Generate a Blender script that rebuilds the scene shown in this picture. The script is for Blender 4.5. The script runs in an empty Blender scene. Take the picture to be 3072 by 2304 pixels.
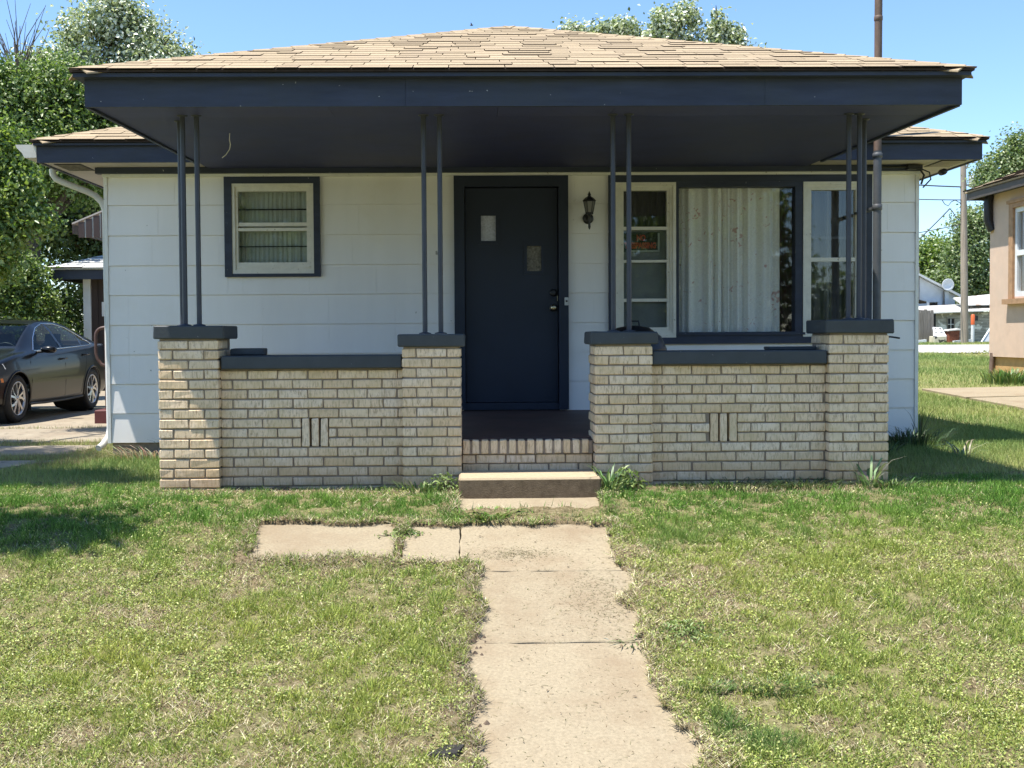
import bpy, math, random
import numpy as np
from mathutils import Vector, Matrix

# ------------------------------------------------------------------ camera, sky, sun
SC = bpy.context.scene
COL = SC.collection
RND = random.Random(11)
RNG = np.random.default_rng(11)
EYE = 1.83

cam_data = bpy.data.cameras.new('camera')
cam = bpy.data.objects.new('camera', cam_data)
COL.objects.link(cam)
cam_data.sensor_width = 36.0
cam_data.lens = 36.0 * 3300 / 3072
cam_data.shift_x = 61 / 3072
cam_data.shift_y = -44 / 3072
cam_data.clip_start = 0.05
cam_data.clip_end = 2000
cam.matrix_world = (Matrix.Translation((0, 0, EYE)) @ Matrix.Rotation(-math.radians(1.0), 4, 'Z')
                    @ Matrix.Rotation(math.pi / 2 - math.radians(1.79), 4, 'X') @ Matrix.Rotation(-0.0063, 4, 'Z'))
SC.camera = cam

SUN_DIR = Vector((0.33, 0.13, -1.0)).normalized()          # the way the light travels
SUN_EL = math.asin(-SUN_DIR.z)
SUN_AZ = math.atan2(-SUN_DIR.x, -SUN_DIR.y)
world = bpy.data.worlds.new('World')
SC.world = world
world.use_nodes = True
wn = world.node_tree
for n in list(wn.nodes):
    wn.nodes.remove(n)
sky = wn.nodes.new('ShaderNodeTexSky')
sky.sky_type = 'NISHITA'
sky.sun_disc = False
sky.sun_elevation = SUN_EL
sky.sun_rotation = SUN_AZ % (2 * math.pi)
sky.air_density = 1.0
sky.dust_density = 0.0
sky.ozone_density = 6.8
bg = wn.nodes.new('ShaderNodeBackground')
bg.inputs['Strength'].default_value = 0.1
wo = wn.nodes.new('ShaderNodeOutputWorld')
wn.links.new(sky.outputs[0], bg.inputs['Color'])
wn.links.new(bg.outputs[0], wo.inputs['Surface'])

sun_data = bpy.data.lights.new('sun', 'SUN')
sun_data.energy = 3.8
sun_data.angle = math.radians(0.55)
sun_data.color = (1.0, 0.955, 0.87)
sun = bpy.data.objects.new('sun', sun_data)
COL.objects.link(sun)
sun.rotation_euler = SUN_DIR.to_track_quat('-Z', 'Y').to_euler()

vs = SC.view_settings
vs.view_transform = 'Standard'
vs.look = 'None'
vs.gamma = 1.0
vs.exposure = 1.32
vs.use_curve_mapping = False
SC.cycles.max_bounces = 7
SC.cycles.diffuse_bounces = 4
SC.cycles.transparent_max_bounces = 10
SC.cycles.caustics_reflective = False
SC.cycles.caustics_refractive = False
SC.cycles.use_denoising = True


# ------------------------------------------------------------------ numeric noise and ground shape
def _hash(ix, iy, seed):
    h = (ix.astype(np.int64) * 374761393 + iy.astype(np.int64) * 668265263 + seed * 974634777) & 0xffffffff
    h = ((h ^ (h >> 13)) * 1274126177) & 0xffffffff
    return ((h ^ (h >> 16)) & 0xffff) / 65535.0


def vnoise(x, y, seed=0):
    x = np.asarray(x, float); y = np.asarray(y, float)
    ix = np.floor(x); iy = np.floor(y)
    fx = x - ix; fy = y - iy
    fx = fx * fx * (3 - 2 * fx); fy = fy * fy * (3 - 2 * fy)
    a = _hash(ix, iy, seed); b = _hash(ix + 1, iy, seed)
    c = _hash(ix, iy + 1, seed); d = _hash(ix + 1, iy + 1, seed)
    return (a * (1 - fx) + b * fx) * (1 - fy) + (c * (1 - fx) + d * fx) * fy


def fbm(x, y, seed=0, octs=4, gain=0.5):
    t = 0; amp = 1; tot = 0
    for k in range(octs):
        t = t + amp * vnoise(np.asarray(x) * 2 ** k + 17.3 * k, np.asarray(y) * 2 ** k - 9.1 * k, seed + k)
        tot += amp; amp *= gain
    return t / tot


def sstep(a, b, x):
    t = np.clip((np.asarray(x, float) - a) / (b - a), 0, 1)
    return t * t * (3 - 2 * t)


KL = ([-60, 3, 7, 7.5, 10.4, 17, 26, 60, 200, 900], [0, 0, .76, .775, .69, .645, .64, .9, 1.4, 1.5])
KR = ([-60, 3, 7, 7.5, 14, 22, 38, 51, 55, 80, 200, 900], [0, 0, .76, .78, .78, .93, 1.08, 1.21, 1.26, 1.38, 1.43, 1.5])


def G(x, y):
    b = sstep(-3.0, 3.0, x)
    return np.interp(y, *KL) * (1 - b) + np.interp(y, *KR) * b


def g(x, y):
    return float(G(np.array([x]), np.array([y]))[0])


# ------------------------------------------------------------------ materials
def _nodes(name):
    m = bpy.data.materials.new(name)
    m.use_nodes = True
    nt = m.node_tree
    return m, nt, nt.nodes['Principled BSDF'], nt.nodes['Material Output']


def _noise(nt, scale, detail=4, rough=0.6, stretch=None, dist=0.0):
    ge = nt.nodes.new('ShaderNodeNewGeometry')
    out = ge.outputs['Position']
    if stretch:
        mp = nt.nodes.new('ShaderNodeMapping')
        mp.inputs['Scale'].default_value = stretch
        nt.links.new(out, mp.inputs['Vector']); out = mp.outputs[0]
    nz = nt.nodes.new('ShaderNodeTexNoise')
    nz.inputs['Scale'].default_value = scale
    nz.inputs['Detail'].default_value = detail
    nz.inputs['Roughness'].default_value = rough
    nz.inputs['Distortion'].default_value = dist
    nt.links.new(out, nz.inputs['Vector'])
    return nz.outputs['Fac']


def _ramp(nt, fac, stops):
    r = nt.nodes.new('ShaderNodeValToRGB')
    e = r.color_ramp.elements
    while len(e) < len(stops):
        e.new(0.5)
    for k, (p, c) in enumerate(stops):
        e[k].position = p
        e[k].color = (*c, 1) if len(c) == 3 else c
    nt.links.new(fac, r.inputs[0])
    return r.outputs[0]


def _mix(nt, fac, a, b, blend='MIX'):
    mx = nt.nodes.new('ShaderNodeMix')
    mx.data_type = 'RGBA'; mx.blend_type = blend
    for sock, v in ((mx.inputs[0], fac), (mx.inputs[6], a), (mx.inputs[7], b)):
        if hasattr(v, 'is_output'):
            nt.links.new(v, sock)
        elif isinstance(v, (int, float)):
            sock.default_value = v
        else:
            sock.default_value = (*v, 1) if len(v) == 3 else v
    return mx.outputs[2]


def _bump(nt, bsdf, h, strength, dist=0.01):
    b = nt.nodes.new('ShaderNodeBump')
    b.inputs['Strength'].default_value = strength
    b.inputs['Distance'].default_value = dist
    nt.links.new(h, b.inputs['Height'])
    nt.links.new(b.outputs[0], bsdf.inputs['Normal'])


def scl(c, k):
    return tuple(min(1, v * k) for v in c)


def pmat(name, col, rough=0.6, var=0.15, vscale=6, bump=0.15, bscale=90, orand=0.0, metal=0.0, spec=0.5,
         stretch=None, spots=None, col2=None, c2scale=1.5, c2lo=.45, c2hi=.7, bdist=.005, coat=0):
    """painted / mineral surface: two scales of colour variation, optional stains, specks and per-object tint"""
    m, nt, b, o = _nodes(name)
    b.inputs['Roughness'].default_value = rough
    b.inputs['Metallic'].default_value = metal
    b.inputs['Specular IOR Level'].default_value = spec
    b.inputs['Coat Weight'].default_value = coat
    b.inputs['Coat Roughness'].default_value = 0.03
    c = _ramp(nt, _noise(nt, vscale, 5, .6, stretch), [(.3, scl(col, 1 - var)), (.7, scl(col, 1 + var))])
    if col2:
        f = _ramp(nt, _noise(nt, c2scale, 5, .65), [(c2lo, (0, 0, 0)), (c2hi, (1, 1, 1))])
        c = _mix(nt, f, c, col2)
    if spots:
        scol, sscale, thr = spots
        f = _ramp(nt, _noise(nt, sscale, 3, .5), [(thr, (0, 0, 0)), (min(.99, thr + .03), (1, 1, 1))])
        c = _mix(nt, f, c, scol)
    if orand:
        oi = nt.nodes.new('ShaderNodeObjectInfo')
        mr = nt.nodes.new('ShaderNodeMapRange')
        mr.inputs[3].default_value = 1 - orand; mr.inputs[4].default_value = 1 + orand
        nt.links.new(oi.outputs['Random'], mr.inputs[0])
        hv = nt.nodes.new('ShaderNodeHueSaturation')
        nt.links.new(c, hv.inputs['Color']); nt.links.new(mr.outputs[0], hv.inputs['Value'])
        c = hv.outputs[0]
    nt.links.new(c, b.inputs['Base Color'])
    if bump:
        _bump(nt, b, _noise(nt, bscale, 4, .6, stretch), bump, bdist)
    return m


def brick_mat():
    m, nt, b, o = _nodes('brick')
    b.inputs['Roughness'].default_value = .85
    b.inputs['Specular IOR Level'].default_value = .25
    oi = nt.nodes.new('ShaderNodeObjectInfo')
    base = _ramp(nt, oi.outputs['Random'], [(0, (.73, .545, .345)), (.22, (.80, .615, .415)), (.6, (.83, .66, .475)),
                                            (.86, (.85, .69, .515)), (1, (.74, .55, .35))])
    st = _noise(nt, 70, 5, .7, (1, 1, .22), .6)
    f = _ramp(nt, st, [(.34, (1, 1, 1)), (.52, (0, 0, 0))])
    c = _mix(nt, f, base, (.44, .32, .20))
    f2 = _ramp(nt, _noise(nt, 9, 4, .6), [(.42, (0, 0, 0)), (.75, (.75, .75, .75))])
    c = _mix(nt, f2, c, (.64, .49, .285))
    # soil splashed up the lowest courses
    ge = nt.nodes.new('ShaderNodeNewGeometry'); sp = nt.nodes.new('ShaderNodeSeparateXYZ')
    nt.links.new(ge.outputs['Position'], sp.inputs[0])
    hz = nt.nodes.new('ShaderNodeMapRange')
    hz.inputs[1].default_value = .78; hz.inputs[2].default_value = 1.05; hz.inputs[3].default_value = 1.3; hz.inputs[4].default_value = 0
    nt.links.new(sp.outputs[2], hz.inputs[0])
    mu = nt.nodes.new('ShaderNodeMath'); mu.operation = 'MULTIPLY'
    nt.links.new(hz.outputs[0], mu.inputs[0]); nt.links.new(_noise(nt, 5, 4, .6), mu.inputs[1])
    c = _mix(nt, mu.outputs[0], c, (.42, .27, .14))
    nt.links.new(c, b.inputs['Base Color'])
    _bump(nt, b, st, .7, .006)
    return m


def glass_mat(name, tint=(.9, .93, .92), refl=1.0, through=.9):
    m, nt, b, o = _nodes(name)
    nt.nodes.remove(b)
    tr = nt.nodes.new('ShaderNodeBsdfTransparent'); tr.inputs[0].default_value = (*scl(tint, through), 1)
    gl = nt.nodes.new('ShaderNodeBsdfGlossy'); gl.inputs['Roughness'].default_value = .02
    gl.inputs[0].default_value = (refl, refl, refl, 1)
    lw = nt.nodes.new('ShaderNodeLayerWeight'); lw.inputs[0].default_value = .5
    pw_ = nt.nodes.new('ShaderNodeMath'); pw_.operation = 'POWER'; pw_.inputs[1].default_value = 5
    fr = nt.nodes.new('ShaderNodeMath'); fr.operation = 'MULTIPLY_ADD'; fr.inputs[1].default_value = .94; fr.inputs[2].default_value = .042
    nt.links.new(lw.outputs['Facing'], pw_.inputs[0]); nt.links.new(pw_.outputs[0], fr.inputs[0])
    mx = nt.nodes.new('ShaderNodeMixShader')
    nt.links.new(fr.outputs[0], mx.inputs[0]); nt.links.new(tr.outputs[0], mx.inputs[1]); nt.links.new(gl.outputs[0], mx.inputs[2])
    nt.links.new(mx.outputs[0], o.inputs[0])
    return m


def leaf_mat(name, cols, trans=.35, rough=.5, spec=.4):
    """leaf colour by loose-piece random, part of the light passes through"""
    m, nt, b, o = _nodes(name)
    b.inputs['Roughness'].default_value = rough
    b.inputs['Specular IOR Level'].default_value = spec
    ge = nt.nodes.new('ShaderNodeNewGeometry')
    n = len(cols)
    c = _ramp(nt, ge.outputs['Random Per Island'], [(k / (n - 1), cc) for k, cc in enumerate(cols)])
    nt.links.new(c, b.inputs['Base Color'])
    t = nt.nodes.new('ShaderNodeBsdfTranslucent')
    nt.links.new(_mix(nt, 1.0, c, (1.0, 1.15, .5), 'MULTIPLY'), t.inputs[0])
    mx = nt.nodes.new('ShaderNodeMixShader'); mx.inputs[0].default_value = trans
    nt.links.new(b.outputs[0], mx.inputs[1]); nt.links.new(t.outputs[0], mx.inputs[2])
    nt.links.new(mx.outputs[0], o.inputs[0])
    return m


def tint_mat(name, trans=.25, rough=.6, spec=.3):
    """plant colour stored per blade in the mesh attribute 'tint'"""
    m, nt, b, o = _nodes(name)
    b.inputs['Roughness'].default_value = rough
    b.inputs['Specular IOR Level'].default_value = spec
    a = nt.nodes.new('ShaderNodeAttribute'); a.attribute_name = 'tint'
    nt.links.new(a.outputs['Color'], b.inputs['Base Color'])
    t = nt.nodes.new('ShaderNodeBsdfTranslucent')
    nt.links.new(a.outputs['Color'], t.inputs[0])
    mx = nt.nodes.new('ShaderNodeMixShader'); mx.inputs[0].default_value = trans
    nt.links.new(b.outputs[0], mx.inputs[1]); nt.links.new(t.outputs[0], mx.inputs[2])
    nt.links.new(mx.outputs[0], o.inputs[0])
    return m


DARK = (.026, .034, .048)
M = dict(
    siding=pmat('white_siding', (.83, .80, .765), .6, .04, 3, .14, 50, .012, stretch=(1, 1, .15),
                spots=((.33, .31, .27), 14, .735), col2=(.76, .71, .62), c2scale=.9, c2lo=.55, c2hi=.9),
    white=pmat('white_trim_paint', (.76, .74, .68), .5, .07, 9, .12, 80, spots=((.30, .24, .17), 30, .70)),
    alum=pmat('off_white_sash_paint', (.70, .67, .58), .5, .08, 14, .1, 80, spots=((.26, .22, .15), 36, .70)),
    dark=pmat('dark_blue_black_paint', (.032, .040, .066), .55, .28, 7, .35, 40, .05, spec=.35, stretch=(.25, 1, 1.6),
              spots=((.42, .42, .40), 26, .735), col2=(.036, .043, .052), c2scale=1.3),
    soffit=pmat('soffit_paint', (.050, .056, .140), .6, .12, 3, .12, 30, .10, spec=.3, col2=(.062, .062, .118), c2scale=1.1),
    cap=pmat('cap_paint', (.050, .058, .064), .6, .12, 7, .25, 60, spec=.35, spots=((.16, .16, .16), 40, .72)),
    door=pmat('door_paint', (.014, .020, .037), .45, .12, 2, .06, 60, spec=.4),
    post=pmat('post_paint', (.038, .042, .054), .45, .15, 10, .1, 80, spec=.45),
    floor=pmat('porch_floor_paint', (.085, .045, .038), .62, .3, 2.5, .2, 25, spec=.5, col2=(.085, .075, .066), c2scale=2.2, c2lo=.52, c2hi=.8),
    mortar=pmat('mortar', (.275, .22, .168), .95, .2, 20, .4, 160, spec=.15),
    brick=brick_mat(),
    shingle=pmat('tan_shingle', (.355, .280, .185), .95, .16, 70, .5, 300, .12, spec=.1, col2=(.34, .265, .19), c2scale=3.5, c2lo=.5, c2hi=.85, spots=((.22, .165, .12), 120, .62)),
    gshingle=pmat('grey_shingle', (.50, .50, .48), .95, .15, 50, .5, 300, .16, spec=.1),
    roofdark=pmat('shingle_edge', (.045, .034, .027), .95, .2, 30, .3, 200, spec=.1),
    soffitw=pmat('pale_soffit_paint', (.50, .44, .40), .7, .08, 4, .1, 60),
    metalw=pmat('gutter_paint', (.62, .61, .57), .5, .1, 6, .1, 60, col2=(.45, .42, .36), c2scale=3),
    mastbrown=pmat('rusty_mast', (.13, .085, .06), .6, .3, 20, .2, 90, stretch=(1, 1, .3)),
    mastgrey=pmat('grey_conduit', (.075, .08, .088), .5, .2, 12, .15, 60),
    conc=pmat('path_concrete', (.298, .247, .168), .92, .17, 70, .6, 160, .04, spec=.2, spots=((.13, .10, .07), 75, .69),
              col2=(.225, .165, .105), c2scale=2.3, c2lo=.46, c2hi=.82, bdist=.004),
    
    drive=pmat('driveway_concrete', (.30, .255, .19), .93, .18, 12, .4, 120, .05, spec=.2, col2=(.25, .20, .145), c2scale=1.5, spots=((.12, .10, .075), 9, .66)),
    black=pmat('black_metal', (.012, .012, .013), .4, .2, 20, .05, 90),
    brass=pmat('worn_brass', (.45, .38, .25), .3, .1, 20, .02, 60, metal=1),
    grey=pmat('grey_plastic', (.55, .55, .53), .5, .05, 20, 0),
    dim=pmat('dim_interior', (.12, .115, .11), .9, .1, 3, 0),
    brownfascia=pmat('dark_brown_fascia', (.060, .048, .042), .6, .2, 6, .2, 60),
    glass=glass_mat('window_glass', (.99, 1, .995), 1.0, .98),
    sglass=glass_mat('screened_glass', (.90, .92, .91), .8, .97),
    screen=pmat('insect_screen', (.26, .265, .28), .9, .12, 5, .1, 120),
    lampglass=pmat('frosted_lamp_glass', (.18, .17, .15), .35, .1, 20, .05),
    maroon=pmat('maroon_curtain', (.05, .012, .02), .9, .2, 10, .1),
    stucco=pmat('pink_stucco', (.60, .44, .335), .9, .07, 4, .45, 90, spec=.2, col2=(.56, .43, .34), c2scale=1.2),
    ochre=pmat('ochre_foundation', (.50, .30, .12), .9, .15, 5, .3, 60),
    brownwood=pmat('brown_window_wood', (.36, .21, .11), .7, .2, 10, .2, 60),
    greywood=pmat('weathered_wood', (.21, .19, .17), .9, .35, 6, .4, 50, .15, stretch=(4, 4, .3)),
    shedwood=pmat('peeling_clapboard', (.30, .29, .26), .9, .4, 5, .4, 40, .2, stretch=(.4, 1, 2), spots=((.62, .61, .57), 2.2, .55)),
    whitehouse=pmat('white_clapboard', (.68, .70, .70), .7, .08, 3, .1, 40),
    tin=pmat('tin_roof', (.58, .57, .53), .5, .2, 3, .2, 30, spots=((.30, .2, .14), 2.5, .62)),
    bark=pmat('bark', (.12, .095, .07), .95, .4, 12, .8, 40, stretch=(2, 2, .4), bdist=.03),
    pole=pmat('weathered_pole', (.30, .25, .20), .95, .35, 8, .5, 60, stretch=(3, 3, .15)),
    galv=pmat('galvanised', (.55, .56, .56), .4, .1, 9, .05, 60, metal=.3),
    wire=pmat('wire', (.05, .05, .055), .6, .1, 5, 0),
    redconc=pmat('dark_red_painted_concrete', (.10, .022, .02), .7, .2, 8, .3, 60),
    brownpipe=pmat('brown_pipe', (.085, .045, .034), .5, .2, 14, .1, 90),
    awnbrown=pmat('awning_brown', (.055, .032, .028), .5, .1, 6, 0),
    garagewall=pmat('dark_brown_boards', (.045, .03, .024), .8, .3, 6, .3, 40, stretch=(3, 1, .2)),
    gravel=pmat('white_gravel', (.40, .385, .35), .95, .1, 6, .5, 50, spec=.1),
    asphalt=pmat('street_concrete', (.30, .28, .25), .9, .2, 10, .4, 90),
    car=pmat('car_paint', (.005, .0053, .006), .3, .1, 3, 0, spec=.25, coat=.25),
    carglass=glass_mat('car_glass', (.62, .72, .70), .42, .8),
    rubber=pmat('rubber', (.014, .014, .014), .75, .2, 30, .2, 60),
    alloy=pmat('alloy', (.55, .55, .56), .28, .05, 9, 0, metal=.85),
    rimdark=pmat('dark_rim', (.02, .02, .022), .5, .1, 9, 0),
    chrome=pmat('bright_trim', (.62, .64, .66), .18, .05, 9, 0, metal=1),
    orange=pmat('orange', (.62, .12, .03), .5, .1, 9, .05),
    amber=pmat('amber_reflector', (.75, .25, .06), .25, .05, 9, 0),
    lampclear=pmat('headlamp', (.6, .62, .65), .1, .05, 9, 0, metal=.6),
    signred=pmat('faded_red_print', (.55, .085, .04), .7, .1, 30, 0),
    signboard=pmat('dark_sign_board', (.028, .034, .032), .7, .1, 9, 0),
    signedge=pmat('pale_sign_edge', (.50, .53, .50), .7, .1, 9, 0),
    palerefl=pmat('pane_pale_reflection', (.50, .50, .56), .25, .2, 60, .1, 70),  # door glass, its bright reflection painted into the colour
    treerefl=pmat('pane_tree_reflection', (.16, .135, .095), .25, .55, 45, .3, 70),  # door glass, brown mottling paints the reflected trees
    rust=pmat('rust', (.20, .065, .035), .9, .4, 6, .3, 40),
    cream=pmat('cream_enamel', (.62, .57, .44), .5, .15, 3, .05, 30, spots=((.05, .045, .04), 2.0, .56)),
    char=pmat('charred_wood', (.022, .02, .018), .9, .4, 25, .8, 70, bdist=.01),
    clod=pmat('dead_leaf', (.12, .085, .06), .9, .4, 30, .2, 80),
    blade=tint_mat('grass_blade', .28),
    weedleaf=tint_mat('weed_leaf', .30, .45, .5),
    poplar=leaf_mat('silver_leaf', [(.10, .15, .055), (.16, .21, .09), (.40, .45, .30), (.60, .63, .50), (.70, .72, .62), (.74, .75, .68)], .25, .3, .8),
    dense=leaf_mat('dense_leaf', [(.07, .125, .035), (.12, .19, .05), (.17, .25, .07), (.24, .31, .11), (.36, .42, .20)], .38, .42, .5),
    bright=leaf_mat('bright_leaf', [(.10, .17, .04), (.17, .26, .055), (.26, .34, .09), (.40, .45, .19)], .4, .35, .7),
    dark_leaf=leaf_mat('dark_leaf', [(.045, .085, .03), (.07, .115, .04), (.11, .16, .065), (.20, .25, .12)], .3, .42, .5),
    farleaf=leaf_mat('far_leaf', [(.10, .155, .05), (.15, .215, .075), (.22, .28, .12), (.40, .44, .27)], .32, .42, .6),
)


def curtain_mat(name, base, motif, scale):
    m, nt, b, o = _nodes(name)
    b.inputs['Roughness'].default_value = .95
    b.inputs['Specular IOR Level'].default_value = .1
    lace = _ramp(nt, _noise(nt, 60, 3, .6, (1, .3, 1.3), 1.2), [(.40, scl(base, .93)), (.6, scl(base, 1.05))])
    f = _ramp(nt, _noise(nt, scale, 2.2, .5, (1, .2, 1), 1.4), [(.65, (0, 0, 0)), (.70, (.9, .9, .9))])
    nt.links.new(_mix(nt, f, lace, motif), b.inputs['Base Color'])
    return m


M['lace'] = curtain_mat('flowered_lace', (.86, .84, .80), (.62, .40, .37), 15)
M['greencurtain'] = curtain_mat('greenish_curtain', (.62, .64, .58), (.46, .50, .44), 7)


def ground_mat():
    m, nt, b, o = _nodes('lawn_soil')
    b.inputs['Roughness'].default_value = .95
    b.inputs['Specular IOR Level'].default_value = .1
    a = nt.nodes.new('ShaderNodeAttribute'); a.attribute_name = 'cover'      # how much living grass grows here
    soil = _ramp(nt, _noise(nt, 40, 6, .75), [(.30, (.05, .036, .022)), (.52, (.20, .15, .09)), (.76, (.46, .37, .24))])
    green = _ramp(nt, _noise(nt, 25, 6, .7), [(.3, (.13, .15, .045)), (.7, (.34, .36, .14))])
    nt.links.new(_mix(nt, a.outputs['Fac'], soil, green), b.inputs['Base Color'])
    _bump(nt, b, _noise(nt, 55, 6, .75), .8, .02)
    return m


M['ground'] = ground_mat()


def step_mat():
    # poured step: trodden top painted sunlit pale, uprights painted dark with grime and shade
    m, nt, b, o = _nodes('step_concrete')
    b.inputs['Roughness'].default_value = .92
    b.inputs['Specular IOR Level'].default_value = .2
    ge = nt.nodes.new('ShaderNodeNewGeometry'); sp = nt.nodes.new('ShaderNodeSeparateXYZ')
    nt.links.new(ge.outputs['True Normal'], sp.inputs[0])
    grime_shade = _ramp(nt, _noise(nt, 24, 5, .7), [(.3, (.10, .073, .046)), (.7, (.18, .135, .088))])
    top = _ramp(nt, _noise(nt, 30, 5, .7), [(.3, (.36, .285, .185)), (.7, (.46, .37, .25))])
    nt.links.new(_mix(nt, _ramp(nt, sp.outputs[2], [(.4, (0, 0, 0)), (.8, (1, 1, 1))]), grime_shade, top), b.inputs['Base Color'])
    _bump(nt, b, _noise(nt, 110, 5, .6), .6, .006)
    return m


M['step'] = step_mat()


# ------------------------------------------------------------------ object helpers
WORLD_LOC = {}


def tag(o, label=None, cat=None, group=None, kind=None):
    if label: o['label'] = label
    if cat: o['category'] = cat
    if group: o['group'] = group
    if kind: o['kind'] = kind
    return o


def place(o, loc, parent=None):
    loc = Vector(loc)
    if parent is not None:
        o.parent = parent
        o.location = loc - WORLD_LOC[parent.name]
    else:
        o.location = loc
    WORLD_LOC[o.name] = loc
    return o


def thing(name, label, cat, loc, group=None):
    o = bpy.data.objects.new(name, None)
    o.empty_display_size = .2
    COL.objects.link(o)
    place(o, loc)
    return tag(o, label, cat, group)


class MB:
    def __init__(s):
        s.v = []; s.f = []; s.sm = []

    def add(s, vs, fs, smooth=False):
        b = len(s.v)
        s.v += [tuple(p) for p in vs]
        s.f += [tuple(i + b for i in f) for f in fs]
        s.sm += [smooth] * len(fs)
        return s

    def box(s, x0, x1, y0, y1, z0, z1):
        return s.hexa([(x0, y0, z0), (x1, y0, z0), (x1, y1, z0), (x0, y1, z0), (x0, y0, z1), (x1, y0, z1), (x1, y1, z1), (x0, y1, z1)])

    def hexa(s, p):
        return s.add(p, [(3, 2, 1, 0), (4, 5, 6, 7), (0, 1, 5, 4), (1, 2, 6, 5), (2, 3, 7, 6), (3, 0, 4, 7)])

    def cbox(s, x0, x1, y0, y1, z0, z1, c=.004, jit=0, rnd=RND):
        """box with chamfered edges and corners"""
        c = min(c, abs(x1 - x0) * .3, abs(y1 - y0) * .3, abs(z1 - z0) * .3)
        X = (x0, x1); Y = (y0, y1); Z = (z0, z1)
        vs = []; idx = {}
        for i in (0, 1):
            for j in (0, 1):
                for k in (0, 1):
                    q = [(rnd.random() - .5) * 2 * jit for _ in range(3)] if jit else (0, 0, 0)
                    p = (X[i] + q[0], Y[j] + q[1], Z[k] + q[2])
                    dx = c * (1 - 2 * i); dy = c * (1 - 2 * j); dz = c * (1 - 2 * k)
                    for ax, d in ((0, (0, dy, dz)), (1, (dx, 0, dz)), (2, (dx, dy, 0))):
                        idx[i, j, k, ax] = len(vs)
                        vs.append((p[0] + d[0], p[1] + d[1], p[2] + d[2]))
        F = []
        q4 = lambda a, b, cc, d: F.append((a, b, cc, d))
        for i in (0, 1):
            r = [idx[i, 0, 0, 0], idx[i, 1, 0, 0], idx[i, 1, 1, 0], idx[i, 0, 1, 0]]
            F.append(tuple(r if i else r[::-1]))
            r = [idx[0, i, 0, 1], idx[1, i, 0, 1], idx[1, i, 1, 1], idx[0, i, 1, 1]]
            F.append(tuple(r[::-1] if i else r))
            r = [idx[0, 0, i, 2], idx[1, 0, i, 2], idx[1, 1, i, 2], idx[0, 1, i, 2]]
            F.append(tuple(r if i else r[::-1]))
        for a in (0, 1):
            for b2 in (0, 1):
                flip = (a == b2)
                for e in ((idx[0, a, b2, 1], idx[1, a, b2, 1], idx[1, a, b2, 2], idx[0, a, b2, 2]),
                          (idx[a, 0, b2, 2], idx[a, 1, b2, 2], idx[a, 1, b2, 0], idx[a, 0, b2, 0]),
                          (idx[a, b2, 0, 0], idx[a, b2, 1, 0], idx[a, b2, 1, 1], idx[a, b2, 0, 1])):
                    F.append(e if not flip else e[::-1])
        for i in (0, 1):
            for j in (0, 1):
                for k in (0, 1):
                    t = (idx[i, j, k, 0], idx[i, j, k, 1], idx[i, j, k, 2])
                    F.append(t if (i + j + k) % 2 else t[::-1])
        return s.add(vs, F)

    def tube(s, pts, r, n=8, caps=True, smooth=True):
        pts = [Vector(p) for p in pts]
        rs = r if isinstance(r, (list, tuple)) else [r] * len(pts)
        rings = []
        prev = None
        for i, p in enumerate(pts):
            d = (pts[min(i + 1, len(pts) - 1)] - pts[max(i - 1, 0)]).normalized()
            if prev is None:
                a = d.cross(Vector((0, 0, 1)) if abs(d.z) < .9 else Vector((1, 0, 0))).normalized()
            else:
                a = (prev - d * prev.dot(d)).normalized()
            prev = a
            b = d.cross(a)
            rings.append([p + (a * math.cos(2 * math.pi * k / n) + b * math.sin(2 * math.pi * k / n)) * rs[i] for k in range(n)])
        vs = [q for rg in rings for q in rg]
        fs = []
        for i in range(len(pts) - 1):
            for k in range(n):
                k2 = (k + 1) % n
                fs.append((i * n + k, i * n + k2, (i + 1) * n + k2, (i + 1) * n + k))
        s.add(vs, fs, smooth)
        if caps:
            s.add(rings[0], [tuple(range(n))[::-1]])
            s.add(rings[-1], [tuple(range(n))])
        return s

    def lathe(s, prof, c, n=16, axis='z', smooth=True):
        """prof: list of (radius, height)"""
        vs = []
        for r, h in prof:
            for k in range(n):
                a = 2 * math.pi * k / n
                u, w = r * math.cos(a), r * math.sin(a)
                vs.append((c[0] + u, c[1] + w, c[2] + h) if axis == 'z' else
                          (c[0] + u, c[1] - h, c[2] + w) if axis == 'y' else (c[0] + h, c[1] + u, c[2] + w))
        fs = []
        for i in range(len(prof) - 1):
            for k in range(n):
                k2 = (k + 1) % n
                fs.append((i * n + k, i * n + k2, (i + 1) * n + k2, (i + 1) * n + k))
        fs.append(tuple(range(n))[::-1])
        fs.append(tuple((len(prof) - 1) * n + k for k in range(n)))
        return s.add(vs, fs, smooth)

    def ring(s, X0, X1, Z0, Z1, x0, x1, z0, z1, y0, y1):
        """rectangular frame of four boards, butted end to end"""
        s.box(X0, x0, y0, y1, Z0, Z1); s.box(x1, X1, y0, y1, Z0, Z1)
        s.box(x0, x1, y0, y1, z1, Z1); s.box(x0, x1, y0, y1, Z0, z0)
        return s

    def build(s, name, mat, parent=None, edge=None, **kw):
        a = np.array(s.v, dtype=float)
        lo, hi = a.min(0), a.max(0)
        c = Vector(((lo[0] + hi[0]) / 2, (lo[1] + hi[1]) / 2, lo[2]))
        me = bpy.data.meshes.new(name)
        me.from_pydata((a - np.array(c)).tolist(), [], s.f)
        me.polygons.foreach_set('use_smooth', s.sm)
        me.materials.append(M[mat] if isinstance(mat, str) else mat)
        if edge:                       # cut edge of a shingle: every third face of each six
            me.materials.append(M[edge])
            me.polygons.foreach_set('material_index', [1 if i % 6 in (2, 3, 5) else 0 for i in range(len(s.f))])
        me.update()
        o = bpy.data.objects.new(name, me)
        COL.objects.link(o)
        place(o, c, parent)
        return tag(o, **kw)


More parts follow.
